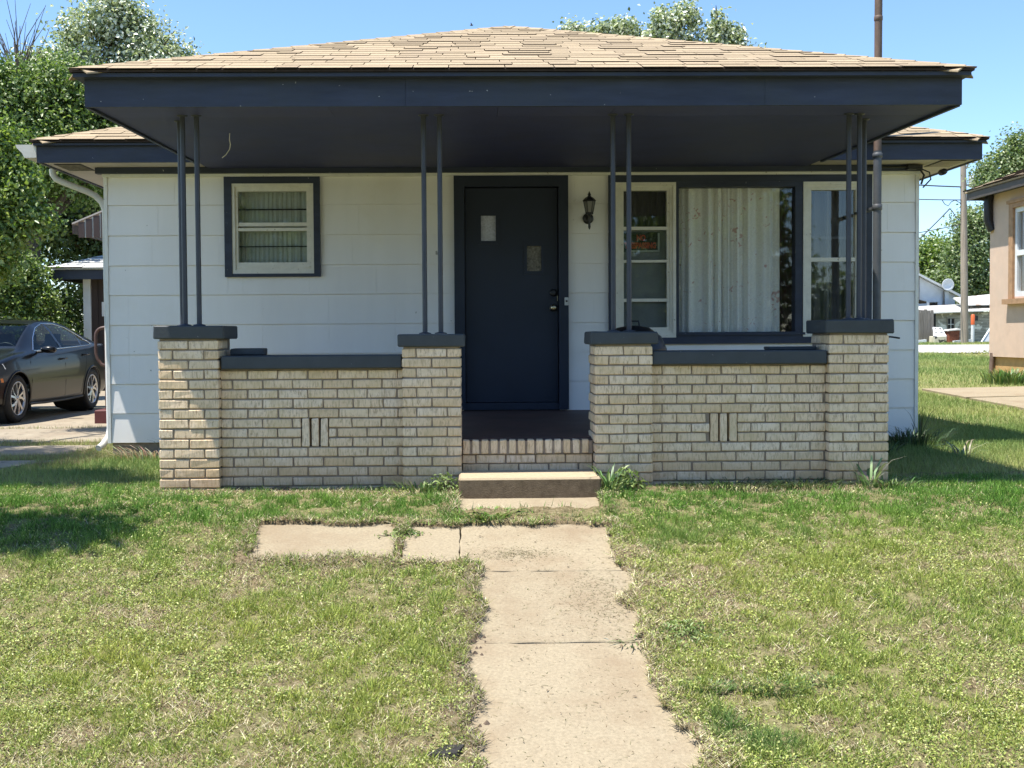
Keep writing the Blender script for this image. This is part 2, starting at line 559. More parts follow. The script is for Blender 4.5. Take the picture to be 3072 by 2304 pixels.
def np_mesh(name, V, F, mat, tint=None, attr='tint', parent=None, center=True, smooth=False, **kw):
    """big mesh straight from arrays"""
    V = np.asarray(V, np.float32); F = np.asarray(F, np.int32)
    c = Vector((0, 0, 0))
    if center:
        lo, hi = V.min(0), V.max(0)
        c = Vector((float(lo[0] + hi[0]) / 2, float(lo[1] + hi[1]) / 2, float(lo[2])))
        V = V - np.array(c, np.float32)
    me = bpy.data.meshes.new(name)
    me.vertices.add(len(V)); me.vertices.foreach_set('co', V.ravel())
    k = F.shape[1]
    me.loops.add(F.size); me.loops.foreach_set('vertex_index', F.ravel())
    me.polygons.add(len(F))
    me.polygons.foreach_set('loop_start', np.arange(len(F), dtype=np.int32) * k)
    me.polygons.foreach_set('loop_total', np.full(len(F), k, np.int32))
    if smooth:
        me.polygons.foreach_set('use_smooth', np.ones(len(F), bool))
    if tint is not None:
        if tint.ndim == 1:
            at = me.attributes.new(attr, 'FLOAT', 'POINT'); at.data.foreach_set('value', tint.astype(np.float32))
        else:
            at = me.attributes.new(attr, 'FLOAT_COLOR', 'POINT')
            at.data.foreach_set('color', np.c_[tint, np.ones(len(tint))].astype(np.float32).ravel())
    me.materials.append(M[mat] if isinstance(mat, str) else mat)
    me.update(calc_edges=True)
    o = bpy.data.objects.new(name, me)
    COL.objects.link(o)
    place(o, c, parent)
    return tag(o, **kw)


# ------------------------------------------------------------------ the ground
def lines(fine0, fine1, step, lo, hi, grow=1.22):
    a = list(np.arange(fine0, fine1 + 1e-6, step))
    d = step
    while a[-1] < hi:
        d *= grow; a.append(min(hi, a[-1] + d))
    d = step
    while a[0] > lo:
        d *= grow; a.insert(0, max(lo, a[0] - d))
    return np.array(a)


SLABS = [  # x0, x1, y0, y1 of the concrete slabs of the front path
    (-.05, .88, 3.20, 5.046), (-.05, .86, 5.053, 5.870), (-.075, .80, 5.875, 6.56),
    (-.40, -.0815, 5.98, 6.545), (-1.28, -.45, 6.03, 6.60), (-.10, .80, 6.80, 7.09)]


def slab_depth(x, y):
    """distance inside the nearest slab outline (negative outside)"""
    d = np.full(np.shape(x), -9.0)
    for x0, x1, y0, y1 in SLABS:
        d = np.maximum(d, np.minimum(np.minimum(x - x0, x1 - x), np.minimum(y - y0, y1 - y)))
    # thin joints between the three big slabs are not lawn
    big = np.minimum(np.minimum(x + .05, .84 - x), np.minimum(y - 3.2, 6.55 - y))
    side = np.minimum(np.minimum(x + .40, .5 - x), np.minimum(y - 5.98, 6.545 - y))
    return np.maximum(np.maximum(d, big), side)


def ragged(x, y):
    """turf creeping over the slab edges"""
    e = fbm(x * 5.5, y * 5.5, 41, 5, .72) - .47
    right = sstep(.45, .8, x) * (fbm(x * 2.2, y * 2.2, 77, 4, .65) - .36) * .42
    left = sstep(.25, -.02, x) * sstep(-.3, -.1, x) * (fbm(x * 3, y * 3, 55, 4, .7) - .32) * .34
    k = sstep(6.78, 6.68, y)
    left = left * sstep(6.0, 5.9, y) + left * sstep(6.5, 6.6, y)
    return slab_depth(x, y) - k * (.012 + np.maximum(e * .22, -.02) + np.maximum(right, 0) + np.maximum(left, 0))


def cover(x, y):
    """share of living grass, 0 = thatch and bare soil"""
    n = .45 * fbm(x * 1.9, y * 1.9, 5, 4, .6) + .55 * fbm(x * 6.5, y * 6.5, 15, 4, .62)
    c = sstep(.33, .55, n)
    near = sstep(5.6, 7.0, y)
    c = c * (1 - near) + near * (.62 + .38 * c)
    r = -ragged(x, y)
    c = c * sstep(-.02, .24, r + .16 * fbm(x * 6, y * 6, 9, 2) - .05)
    wall = np.where((x > -2.2) & (x < 2.95), sstep(7.42, 7.02, y + .30 * (fbm(x * 2.5, y * 2.5, 31, 3) - .3)), 1)
    c = c * np.where(y < 7.6, np.maximum(wall, .06), 1)
    return np.clip(c, 0, 1)


gx = lines(-3.6, 4.4, .022, -420, 420)
gy = np.unique(np.r_[lines(3.3, 8.0, .022, -60, 900), KR[0][1:-1], KL[0][1:-1]])
XX, YY = np.meshgrid(gx, gy)
ZZ = G(XX, YY)
infine = ((XX > -3.6) & (XX < 4.4) & (YY > 3.3) & (YY < 8.0))
rg = ragged(XX, YY)
bumpz = .03 * (fbm(XX * 4, YY * 4, 3, 4, .6) - .5) + .02 * (vnoise(XX * 30, YY * 30, 4) - .5)
edge_ = sstep(-.16, -.02, rg) * (.35 + .9 * fbm(XX * 14, YY * 14, 23, 2))
ZZ = ZZ + np.where(infine, bumpz + (.020 + .030 * edge_) * sstep(.012, -.03, rg) - .06 * sstep(-.012, .012, rg), 0)
V = np.c_[XX.ravel(), YY.ravel(), ZZ.ravel()]
nx, ny = len(gx), len(gy)
ii = (np.arange(ny - 1)[:, None] * nx + np.arange(nx - 1)[None]).ravel()
F = np.c_[ii, ii + 1, ii + nx + 1, ii + nx]
cv = np.where(infine, .35 * cover(XX, YY), .75 + .2 * (fbm(XX * .4, YY * .4, 8, 3) - .5))
np_mesh('ground', V, F, 'ground', cv.ravel(), 'cover', center=False, kind='structure')

# front path: slabs as parts of the path
path = tag(place(bpy.data.objects.new('path', None), (.4, 5.5, .5)), kind='structure')
COL.objects.link(path)


def slab(parent, quad, th=.09, lift=.012, mat='conc', name='slab', rough=.012, nseg=14, sag=0):
    """concrete slab with a worn, slightly uneven outline; quad = 4 ground corners"""
    q = [Vector((*p, 0)) for p in quad]
    out = []
    for a in range(4):
        p, r = q[a], q[(a + 1) % 4]
        nrm = Vector((r.y - p.y, p.x - r.x, 0)).normalized()
        for k in range(nseg):
            t = k / nseg
            w = p.lerp(r, t)
            if 0 < k:
                w += nrm * (RND.random() - .6) * rough
            out.append(w)
    top = [(p.x, p.y, g(p.x, p.y) + lift) for p in out]
    c = sum((Vector(p) for p in top), Vector()) / len(top)
    inn = [tuple(Vector(p).lerp(c, .02) + Vector((0, 0, .004))) for p in top]
    n = len(top)
    vs = [tuple(c + Vector((0, 0, .004)))] + inn + top + [(p[0], p[1], p[2] - th) for p in top]
    fs = []
    for k in range(n):
        k2 = (k + 1) % n
        fs += [(0, 1 + k, 1 + k2), (1 + k, 1 + n + k, 1 + n + k2, 1 + k2), (1 + n + k, 1 + 2 * n + k, 1 + 2 * n + k2, 1 + n + k2)]
    return MB().add(vs, fs).build(name, mat, parent)


for x0, x1, y0, y1 in SLABS:
    slab(path, [(x0, y0), (x1, y0), (x1, y1), (x0, y1)])

# neighbour's walk, driveway, alley, street
walk = tag(place(bpy.data.objects.new('pavement', None), (8, 17, .85)), kind='structure'); COL.objects.link(walk)
slab(walk, [(7.40, 16.35), (9.3, 16.7), (9.6, 18.6), (7.49, 18.2)], mat='conc', lift=.03)
slab(walk, [(7.30, 14.2), (9.2, 14.35), (9.3, 16.6), (7.38, 16.2)], mat='conc', lift=.03)
drv = tag(place(bpy.data.objects.new('driveway', None), (-6, 12, .66)), kind='structure'); COL.objects.link(drv)
slab(drv, [(-7.6, 8.85), (-4.05, 8.95), (-3.72, 9.95), (-7.6, 10.05)], mat='drive', rough=.05, lift=.02)
slab(drv, [(-7.6, 10.55), (-3.95, 10.6), (-3.86, 11.55), (-7.6, 11.55)], mat='drive', rough=.06, lift=.02)
slab(drv, [(-9.5, 12.0), (-3.7, 12.0), (-3.7, 13.9), (-9.5, 13.9)], mat='drive', rough=.05, lift=.02)
slab(drv, [(-9.5, 13.93), (-3.6, 13.93), (-3.6, 17.0), (-9.5, 17.0)], mat='drive', rough=.03, lift=.02)
slab(drv, [(-9.5, 17.03), (-3.6, 17.03), (-3.6, 24.2), (-9.5, 24.2)], mat='drive', rough=.03, lift=.02)


def strip(name, xs, ys, mat, lift):
    X, Y = np.meshgrid(xs, ys)
    V = np.c_[X.ravel(), Y.ravel(), (G(X, Y) + lift).ravel()]
    n = len(xs)
    i = (np.arange(len(ys) - 1)[:, None] * n + np.arange(n - 1)[None]).ravel()
    return np_mesh(name, V, np.c_[i, i + 1, i + n + 1, i + n], mat, kind='structure')


strip('road', np.linspace(6, 120, 30), np.linspace(38, 51, 14), 'gravel', .03)
strip('street', np.linspace(-60, 60, 30), np.linspace(-9, -1.5, 6), 'asphalt', .02)


# ------------------------------------------------------------------ roof shingles
def shingles(parent, P0, U, S, N, rows, expo, span, mat, name='shingle', lr=(.14, .36), limit=300, th=(.001, .0015, .003, .0062), stuff='shingle_field'):
    """courses of single shingles over a roof plane: P0 origin at the eave, U along it, S up the slope, N its normal.
    span(s) gives the covered interval along U at height s up the slope"""
    P0, U, S, N = Vector(P0), Vector(U).normalized(), Vector(S).normalized(), Vector(N).normalized()
    rest = MB(); cnt = 0
    for r in range(rows):
        s0 = r * expo
        a, b = span(s0)
        a2, b2 = span(s0 + expo * 1.3)
        u = a - RND.random() * .1
        while u < b - .03:
            L = RND.uniform(*lr)
            u1 = min(u + L, b)
            if b - u1 < .1: u1 = b
            t = RND.choice(th) + RND.random() * .0012
            w = RND.uniform(-.0025, .0025)
            s1 = s0 + expo * 1.3
            c0, c1 = max(u, a), u1
            e0, e1 = max(c0, a2), min(c1, b2)
            if c1 - c0 > .02:
                if e1 < e0: e0 = e1 = (e0 + e1) / 2 if a2 < b2 else (a2 + b2) / 2
                P = lambda uu, ss, nn: P0 + U * uu + S * ss + N * nn
                gap = .003
                m = MB().hexa([P(c0 + gap, s0 + w, .004), P(c1 - gap, s0 + w, .004), P(e1 - gap, s1, .001), P(e0 + gap, s1, .001),
                               P(c0 + gap, s0 + w, .007 + t), P(c1 - gap, s0 + w, .007 + t), P(e1 - gap, s1, .006), P(e0 + gap, s1, .006)])
                if cnt < limit:
                    m.build(name, mat, parent, edge='roofdark'); cnt += 1
                else:
                    rest.add(m.v, m.f)
            u = u1
    if rest.v:
        rest.build(stuff, mat, parent, edge='roofdark', kind='stuff')


def hip_caps(parent, A, B, mat, width=.17, step=.17, length=.30):
    A, B = Vector(A), Vector(B)
    d = (B - A); L = d.length; d.normalize()
    side = d.cross(Vector((0, 0, 1))).normalized()
    k = 0.0
    while k < L - .05:
        p = A + d * k; q = A + d * min(L, k + length)
        up = Vector((0, 0, 1)); dr = -.33 * width
        vs = []
        for pt, h in ((p, .024), (q, .014)):
            for sx, dz in ((-width, dr), (0, .004), (width, dr)):
                vs.append(pt + side * sx * .75 + up * (h + dz))
        for pt, h in ((p, .014), (q, .004)):
            for sx, dz in ((-width, dr), (0, .004), (width, dr)):
                vs.append(pt + side * sx * .75 + up * (h + dz))
        MB().add(vs, [(0, 1, 4, 3), (1, 2, 5, 4), (6, 9, 10, 7), (7, 10, 11, 8), (0, 6, 7, 1), (1, 7, 8, 2), (0, 3, 9, 6), (2, 8, 11, 5), (3, 4, 10, 9), (4, 5, 11, 10)]).build('hip_shingle', mat, parent)
        k += step


# ------------------------------------------------------------------ the house
house = thing('house', 'single-storey white sided house with navy-black trim and tan shingled porch roof', 'house', (.4, 10.44, .7))
XL, XR, YF = -3.445, 4.253, 10.44
OPEN = [(-2.25, -1.484, 2.42, 3.265), (-.085, .840, .6, 3.245), (1.36, 3.72, 1.79, 3.262)]      # openings in the front wall
TRIM = [(-2.321, -1.425, 2.39, 3.328), (-.165, .913, .6, 3.329), (1.295, 3.80, 1.733, 3.329)]     # covered by trim


def minus(rect, holes):
    out = [rect]
    for h in holes:
        nxt = []
        for x0, x1, z0, z1 in out:
            if h[1] <= x0 or h[0] >= x1 or h[3] <= z0 or h[2] >= z1:
                nxt.append((x0, x1, z0, z1)); continue
            a, b = max(x0, h[0]), min(x1, h[1])
            if a > x0: nxt.append((x0, a, z0, z1))
            if b < x1: nxt.append((b, x1, z0, z1))
            if h[2] > z0: nxt.append((a, b, z0, h[2]))
            if h[3] < z1: nxt.append((a, b, h[3], z1))
        out = nxt
    return out


w = MB()
for x0, x1, z0, z1 in minus((XL + .02, XR - .02, .84, 3.40), OPEN):
    w.box(x0, x1, YF + .012, YF + .14, z0, z1)
w.box(XL + .02, XL + .14, YF + .14, 19.0, .84, 3.40)
w.box(XR - .14, XR - .02, YF + .14, 19.0, .84, 3.40)
w.box(XL + .14, XR - .14, 18.88, 19.0, .84, 3.40)
wall = w.build('wall', 'siding', house)
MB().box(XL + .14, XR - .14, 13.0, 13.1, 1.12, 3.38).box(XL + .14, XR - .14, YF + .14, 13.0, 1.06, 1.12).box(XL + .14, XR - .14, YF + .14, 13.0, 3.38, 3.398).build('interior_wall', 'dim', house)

ROWZ = [.828, 1.105, 1.383, 1.66, 1.94, 2.22, 2.498, 2.78, 3.064, 3.345]
for r in range(9):
    z0, z1 = ROWZ[r], ROWZ[r + 1]
    x = XL + .028 - RND.choice((.0, .31, .16, .45, .22))
    first = True
    while x < XR - .02:
        xa, xb = max(x, XL + .028), min(x + .628, XR - .028)
        x += .628
        if xb - xa < .02: continue
        for x0, x1, a, b in minus((xa, xb, z0, z1), [(t[0] + .02, t[1] - .02, t[2] + .012, t[3] - .012) for t in TRIM]):
            if x1 - x0 < .012 or b - a < .02: continue
            e = RND.uniform(-.0015, .0015)
            top = b - .0005 if b > z1 - .001 else b
            lo_ = a + (.0055 if a < z0 + .001 else 0)
            w0 = RND.uniform(-.0012, .0012)
            MB().hexa([(x0 + .0005, YF - .006 + e, lo_), (x1 - .0005, YF - .006 + e, lo_ + w0), (x1 - .0005, YF + .009, lo_ + w0), (x0 + .0005, YF + .009, lo_),
                       (x0 + .0005, YF + .005, top), (x1 - .0005, YF + .005, top), (x1 - .0005, YF + .0105, top), (x0 + .0005, YF + .0105, top)]).build('siding_panel', 'siding', wall)
    for xs, sg in ((XL + .02, -1), (XR - .02, 1)):     # side walls, one board per course
        MB().hexa([(xs + sg * .016, 10.46, z0 + .002), (xs + sg * .016, 19.0, z0 + .002), (xs + sg * .004, 19.0, z0 + .002), (xs + sg * .004, 10.46, z0 + .002),
                   (xs + sg * .006, 10.46, z1 + .01), (xs + sg * .006, 19.0, z1 + .01), (xs + sg * .001, 19.0, z1 + .01), (xs + sg * .001, 10.46, z1 + .01)]).build('siding_board', 'siding', wall)
MB().box(XL - .004, XL + .027, YF - .012, YF + .03, .83, 3.33).build('corner_board', 'white', house)
MB().box(XR - .027, XR + .004, YF - .012, YF + .03, .83, 3.33).build('corner_board', 'white', house)
MB().box(XL - .012, XR + .012, YF - .03, YF + .012, 3.330, 3.357).build('frieze_strip', 'white', house)
MB().box(XL - .06, XR + .01, YF - .075, YF + .01, 3.357, 3.412).build('frieze_board', 'dark', house)
MB().box(XL + .03, XR - .03, YF + .03, YF + .2, .35, .84).box(XL + .03, XL + .2, YF + .2, 19, .3, .84).box(XR - .2, XR - .03, YF + .2, 19, .3, .84).build('foundation', 'mortar', house)


def pleats(x0, x1, z0, z1, y, amp, per, n=90, seed=1, hem=.01):
    """hanging curtain with irregular folds"""
    xs = np.linspace(x0, x1, n); zs = np.linspace(z0, z1, 7)
    ph = np.cumsum(.45 + 1.1 * vnoise(xs * 5, xs * 0 + seed, seed)) * (x1 - x0) / n * 2 * math.pi / per / 1.0
    vs = []; fs = []
    for k, z in enumerate(zs):
        am = amp * (.75 + .25 * (1 - k / 6))
        for i, x in enumerate(xs):
            vs.append((x, y + am * math.sin(ph[i]) + am * .4 * math.sin(ph[i] * 2.3 + seed), z + (hem * math.sin(ph[i] * .7) if k == 0 else 0)))
    for k in range(6):
        for i in range(n - 1):
            fs.append((k * n + i, k * n + i + 1, (k + 1) * n + i + 1, (k + 1) * n + i))
    return MB().add(vs, fs, True)


# bedroom window
win = MB().ring(-2.321, -1.425, 2.39, 3.328, -2.25, -1.484, 2.42, 3.265, YF - .036, YF + .02).build('window', 'dark', house)
MB().ring(-2.25, -1.484, 2.42, 3.265, -2.222, -1.512, 2.455, 3.235, YF - .028, YF + .05).build('frame', 'alum', win)
MB().ring(-2.222, -1.512, 2.455, 3.235, -2.197, -1.552, 2.526, 3.193, YF - .012, YF + .05).build('sash', 'alum', win)
MB().box(-2.197, -1.552, YF - .008, YF + .03, 2.822, 2.850).box(-2.197, -1.552, YF - .002, YF + .03, 2.868, 2.902).build('meeting_rail', 'alum', win)
MB().box(-2.21, -1.525, YF - .022, YF - .013, 2.475, 2.493).build('sill', 'alum', win)
MB().box(-2.196, -1.553, YF + .018, YF + .022, 2.903, 3.192).build('pane', 'sglass', win)
MB().box(-2.196, -1.553, YF + .010, YF + .014, 2.528, 2.820).build('pane', 'sglass', win)
MB().box(-2.196, -1.553, YF + .026, YF + .034, 3.020, 3.034).build('glazing_bar', 'black', win)
MB().box(-2.196, -1.553, YF + .026, YF + .034, 2.672, 2.684).build('glazing_bar', 'black', win)
pleats(-2.24, -1.50, 2.44, 3.22, YF + .10, .007, .05, 140, 3).build('curtain', 'greencurtain', win)

# door
fr = MB().box(-.165, -.066, YF - .045, YF + .02, 1.12, 3.329).box(.822, .913, YF - .045, YF + .02, 1.12, 3.329).box(-.066, .822, YF - .045, YF + .02, 3.226, 3.329)
fr.box(-.085, -.066, YF + .02, YF + .13, 1.12, 3.24).box(.822, .84, YF + .02, YF + .13, 1.12, 3.24).box(-.066, .822, YF + .02, YF + .13, 3.226, 3.243)
fr.build('door_frame', 'door', house)
MB().box(-.066, .822, YF - .02, YF + .13, 1.12, 1.185).build('threshold', 'door', house)
G1, G2 = (.086, .234, 2.718, 2.964), (.521, .665, 2.43, 2.676)
d = MB()
for x0, x1, z0, z1 in minus((-.060, .816, 1.19, 3.220), [G1, G2]):
    d.box(x0, x1, YF + .04, YF + .085, z0, z1)
door = d.build('front_door', 'door', house)
for q, mt in ((G1, 'palerefl'), (G2, 'treerefl')):
    fr = MB().ring(q[0] - .024, q[1] + .024, q[2] - .026, q[3] + .026, q[0] + .004, q[1] - .004, q[2] + .004, q[3] - .004, YF + .028, YF + .0395).build('glass_frame', 'door', door)
    MB().box(q[0], q[1], YF + .055, YF + .062, q[2], q[3]).build('pane', mt, door)
MB().lathe([(.034, 0), (.034, .008), (.016, .012), (.016, .03), (.027, .036), (.031, .05), (.026, .062), (.012, .066)], (.774, YF + .039, 2.085), 16, 'y').build('knob', 'brass', door)
MB().lathe([(.036, 0), (.036, .012), (.030, .018), (.014, .02)], (.775, YF + .039, 2.227), 16, 'y').build('deadbolt', 'black', door)
MB().box(.8105, .816, YF + .034, YF + .0395, 2.15, 2.20).build('latch_plate', 'brass', door)
db = MB().cbox(.874, .911, YF - .060, YF - .046, 2.105, 2.180, .003).build('doorbell', 'grey', house)
MB().lathe([(.010, 0), (.009, .004)], (.8925, YF - .060, 2.145), 12, 'y').build('button', 'black', db)

# front room window: two sashes beside a fixed picture pane
pw = MB()
pw.ring(1.295, 3.80, 1.733, 3.329, 1.360, 3.72, 1.795, 3.262, YF - .036, YF + .02)
pw.box(1.934, 1.962, YF - .03, YF + .09, 1.795, 3.262).box(3.070, 3.142, YF - .03, YF + .09, 1.795, 3.262)
pw.box(1.962, 3.070, YF - .03, YF + .09, 3.217, 3.262).box(1.962, 3.070, YF - .03, YF + .09, 1.795, 1.845)
pwin = pw.build('picture_window', 'dark', house)
MB().box(1.94, 3.16, YF - .05, YF - .037, 1.815, 1.838).build('sill', 'dark', pwin)
MB().box(1.962, 3.070, YF + .03, YF + .034, 1.845, 3.217).build('pane', 'glass', pwin)
pleats(1.955, 2.955, 1.82, 3.23, YF + .13, .030, .115, 200, 5).build('curtain', 'lace', pwin)
pleats(2.93, 3.16, 1.82, 3.23, YF + .17, .014, .06, 50, 8).build('curtain', 'maroon', pwin)
MB().box(1.935, 3.15, YF + .165, YF + .185, 3.228, 3.248).build('curtain_rod', 'dim', pwin)
for x0, x1, gl, rails, mat, gm in ((1.361, 1.933, (1.440, 1.853), ((2.815, 2.846), (2.508, 2.532), (2.136, 2.166)), 'alum', 'sglass'),
                                   (3.143, 3.719, (3.226, 3.650), ((2.508, 2.545),), 'alum', 'glass')):
    wv = MB().ring(x0, x1, 1.795, 3.261, x0 + .028, x1 - .028, 1.835, 3.232, YF - .040, YF + .06).build('window', mat, house)
    MB().ring(x0 + .028, x1 - .028, 1.835, 3.232, x0 + .052, x1 - .052, 1.862, 3.210, YF - .026, YF + .06).build('frame', mat, wv)
    MB().ring(x0 + .052, x1 - .052, 1.862, 3.210, gl[0], gl[1], 1.892, 3.186, YF - .012, YF + .06).build('sash', mat, wv)
    zs = [1.892] + [z for ra in reversed(rails) for z in ra] + [3.186]
    for ra in rails:
        MB().box(gl[0], gl[1], YF - .006, YF + .05, *ra).build('rail', mat, wv)
    for k in range(0, len(zs), 2):
        MB().box(gl[0] + .001, gl[1] - .001, YF + .012 + .004 * k, YF + .016 + .004 * k, zs[k] + .001, zs[k + 1] - .001).build('pane', gm, wv)
    if x0 > 2:
        MB().box(3.40, 3.425, YF + .07, YF + .09, 1.83, 3.24).box(3.16, 3.70, YF + .072, YF + .088, 2.73, 2.752).build('inner_bar', 'dim', wv)
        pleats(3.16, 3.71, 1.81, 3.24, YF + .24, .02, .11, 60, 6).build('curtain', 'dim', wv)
    else:
        for z0_, z1_ in ((1.893, 2.136), (2.166, 2.508), (2.532, 2.815)):
            MB().box(gl[0] + .002, gl[1] - .002, YF + .066, YF + .07, z0_, z1_).build('screen', 'screen', wv)
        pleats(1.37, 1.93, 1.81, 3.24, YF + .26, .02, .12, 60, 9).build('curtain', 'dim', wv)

# porch floor and its brick front
pf = MB().box(-2.05, 2.78, 7.66, YF - .002, 1.02, 1.112).box(-.072, .823, 7.555, 7.66, 1.02, 1.106).build('porch_floor', 'floor', house)
MB().box(-.072, .823, 7.562, 7.66, .6, 1.02).build('mortar', 'mortar', pf)
MB().box(-.072, .823, 7.538, 7.555, 1.012, 1.100).build('mortar', 'mortar', pf)


def brick(parent, x0, x1, y0, y1, z0, z1, out='y'):
    j = .0022
    d = RND.uniform(-.003, .003)
    if out == 'y': y0 += d
    return MB().cbox(x0, x1, y0, y1, z0, z1, .0045, j).build('brick', 'brick', parent)


x = -.072
while x < .80:                       # rowlock course along the floor edge
    x1 = min(x + .0545, .823)
    if x1 - x > .02: brick(pf, x + .004, x1 - .004, 7.530, 7.60, 1.014, 1.108)
    x += .0628 * RND.uniform(.97, 1.03)
for r, zt in enumerate((1.004, .940, .874, .808)):
    x = -.072 - (.11 if r % 2 == 0 else .02)
    while x < .82:
        a, b = max(x, -.072), min(x + .196, .823)
        if b - a > .02: brick(pf, a, b, 7.548, 7.60, zt - .0565, zt)
        x += .206

# steel pipe posts
for px, py, zb in ((-1.952, 7.53, 1.905), (-1.857, 7.53, 1.905), (-2.028, 7.75, 1.905), (-.322, 7.53, 1.84), (-.214, 7.53, 1.84),
                   (.968, 7.53, 1.848), (1.076, 7.53, 1.848), (2.587, 7.53, 1.921), (2.660, 7.53, 1.921), (2.771, 7.75, 1.921)):
    zt = 3.318 + (py - 7.17) * .0262
    MB().tube([(px, py, zb + .006), (px, py, zt)], .0172, 14).lathe([(.042, 0), (.042, .006), (.019, .012)], (px, py, zb), 14).lathe([(.019, -.012), (.036, -.005), (.036, -.001)], (px, py, zt), 14).build('post', 'post', house)

# porch roof
SL = .3656
EX0, EX1, EY, EZ = -2.534, 3.232, 7.05, 3.520
AX = (EX0 + EX1) / 2; AY = EY + (EX1 - EX0) / 2; AZ = EZ + SL * (EX1 - EX0) / 2
RY = 13.3
vs = [(EX0, EY, EZ), (EX1, EY, EZ), (AX, AY, AZ), (EX1, RY, EZ), (AX, RY, AZ), (EX0, RY, EZ)]
lo = [(p[0], p[1], p[2] - .014) for p in vs]
proof = MB().add(vs + lo, [(0, 1, 2), (1, 3, 4, 2), (0, 2, 4, 5), (6, 8, 7), (7, 8, 10, 9), (6, 11, 10, 8), (0, 6, 7, 1), (1, 7, 9, 3), (5, 11, 6, 0), (3, 9, 10, 4), (4, 10, 11, 5)]).build('porch_roof', 'roofdark', house)
cs = math.cos(math.atan(SL)); sn = math.sin(math.atan(SL))
half = (EX1 - EX0) / 2
shingles(proof, ((EX0 + EX1) / 2, EY - .012, EZ), (1, 0, 0), (0, cs, sn), (0, -sn, cs), 22, .142,
         lambda s: (-(half - max(0, s) * cs), (half - max(0, s) * cs)), 'shingle', limit=285)
for sg in (-1, 1):
    P0 = (AX + sg * half, EY, EZ)
    rest_len = RY - EY
    shingles(proof, (AX + sg * (half + .01), EY, EZ), (0, 1, 0), (-sg * cs, 0, sn), (sg * sn, 0, cs), 22, .142,
             lambda s: (max(0, s) * cs, rest_len), 'shingle', limit=0, lr=(.5, .9))
hip_caps(proof, (EX0 + .04, EY + .04, EZ + .005), (AX, AY, AZ), 'shingle')
hip_caps(proof, (EX1 - .04, EY + .04, EZ + .005), (AX, AY, AZ), 'shingle')
# crown strip under the shingle edge, fascia boards, soffit panels
MB().box(EX0 + .014, EX1 - .014, EY + .016, 7.143, 3.480, 3.505).build('crown_strip', 'dark', proof)
for sx in (-1, 1):
    xa = EX0 + .012 if sx < 0 else EX1 - .012
    xb = -2.473 if sx < 0 else 3.192
    MB().box(min(xa, xb), max(xa, xb), 7.145, 10.0, 3.480, 3.505).build('crown_strip', 'dark', proof)
MB().box(-2.473, -.42, 7.143, 7.169, 3.306, 3.4795).build('fascia_board', 'dark', proof)
MB().box(-.4185, 1.905, 7.1425, 7.169, 3.3055, 3.4795).build('fascia_board', 'dark', proof)
MB().box(1.9065, 3.192, 7.143, 7.169, 3.307, 3.4795).build('fascia_board', 'dark', proof)
for xa, xb in ((-2.473, -2.448), (3.167, 3.192)):
    MB().hexa([(xa, 7.170, 3.300), (xb, 7.170, 3.300), (xb, 9.98, 3.378), (xa, 9.98, 3.378), (xa, 7.170, 3.479), (xb, 7.170, 3.479), (xb, 9.98, 3.479), (xa, 9.98, 3.479)]).build('fascia_board', 'dark', proof)


def sof(x0, x1, y0, y1, e=0):
    z = lambda y: 3.318 + (y - 7.170) * .0262 + e
    MB().hexa([(x0, y0, z(y0)), (x1, y0, z(y0)), (x1, y1, z(y1)), (x0, y1, z(y1)), (x0, y0, z(y0) + .01), (x1, y0, z(y0) + .01), (x1, y1, z(y1) + .01), (x0, y1, z(y1) + .01)]).build('soffit_panel', 'soffit', proof)


xs = [-2.447, -.93, .18, .95, 3.166]
for k in range(4):
    sof(xs[k] + .001, xs[k + 1] - .001, 7.171, 7.600, RND.uniform(-.001, .001))

sof(xs[0] + .001, xs[-1] - .001, 7.603, YF - .076)

# main roof
HX0, HX1, HY0, HY1, HZ = -3.925, 4.690, 9.93, 19.5, 3.586
hh = (HX1 - HX0) / 2; HA = (HX0 + HX1) / 2; HTZ = HZ + SL * hh
vs = [(HX0, HY0, HZ), (HX1, HY0, HZ), (HX1, HY1, HZ), (HX0, HY1, HZ), (HA, HY0 + hh, HTZ), (HA, HY1 - hh, HTZ)]
lo = [(p[0], p[1], p[2] - .014) for p in vs]
mroof = MB().add(vs + lo, [(0, 1, 4), (1, 2, 5, 4), (2, 3, 5), (3, 0, 4, 5), (6, 10, 7), (7, 10, 11, 8), (8, 11, 9), (9, 11, 10, 6), (0, 6, 7, 1), (1, 7, 8, 2), (2, 8, 9, 3), (3, 9, 6, 0)]).build('main_roof', 'roofdark', house)
shingles(mroof, (HA, HY0 - .012, HZ), (1, 0, 0), (0, cs, sn), (0, -sn, cs), 8, .142,
         lambda s: (-(hh - max(0, s) * cs), -(hh - max(0, s) * cs) + 1.9), 'shingle', limit=60)
shingles(mroof, (HA, HY0 - .012, HZ), (1, 0, 0), (0, cs, sn), (0, -sn, cs), 8, .142,
         lambda s: ((hh - max(0, s) * cs) - 1.9, (hh - max(0, s) * cs)), 'shingle', limit=60)
shingles(mroof, (HA, HY0, HZ), (1, 0, 0), (0, cs, sn), (0, -sn, cs), 32, .142,
         lambda s: (-(hh - max(s, 8 * .142) * cs), (hh - max(s, 8 * .142) * cs)) if s >= 8 * .142 else (0, 0), 'shingle', limit=0, lr=(.5, .9))
for sg in (-1, 1):
    shingles(mroof, (HA + sg * (hh + .01), HY0, HZ), (0, 1, 0), (-sg * cs, 0, sn), (sg * sn, 0, cs), 32, .142,
             lambda s: (max(0, s) * cs, HY1 - HY0 - max(0, s) * cs), 'shingle', limit=0, lr=(.5, .9))
hip_caps(mroof, (HX0 + .04, HY0 + .04, HZ + .005), (HX0 + 2.0, HY0 + 2.0, HZ + .005 + SL * 1.97), 'shingle')
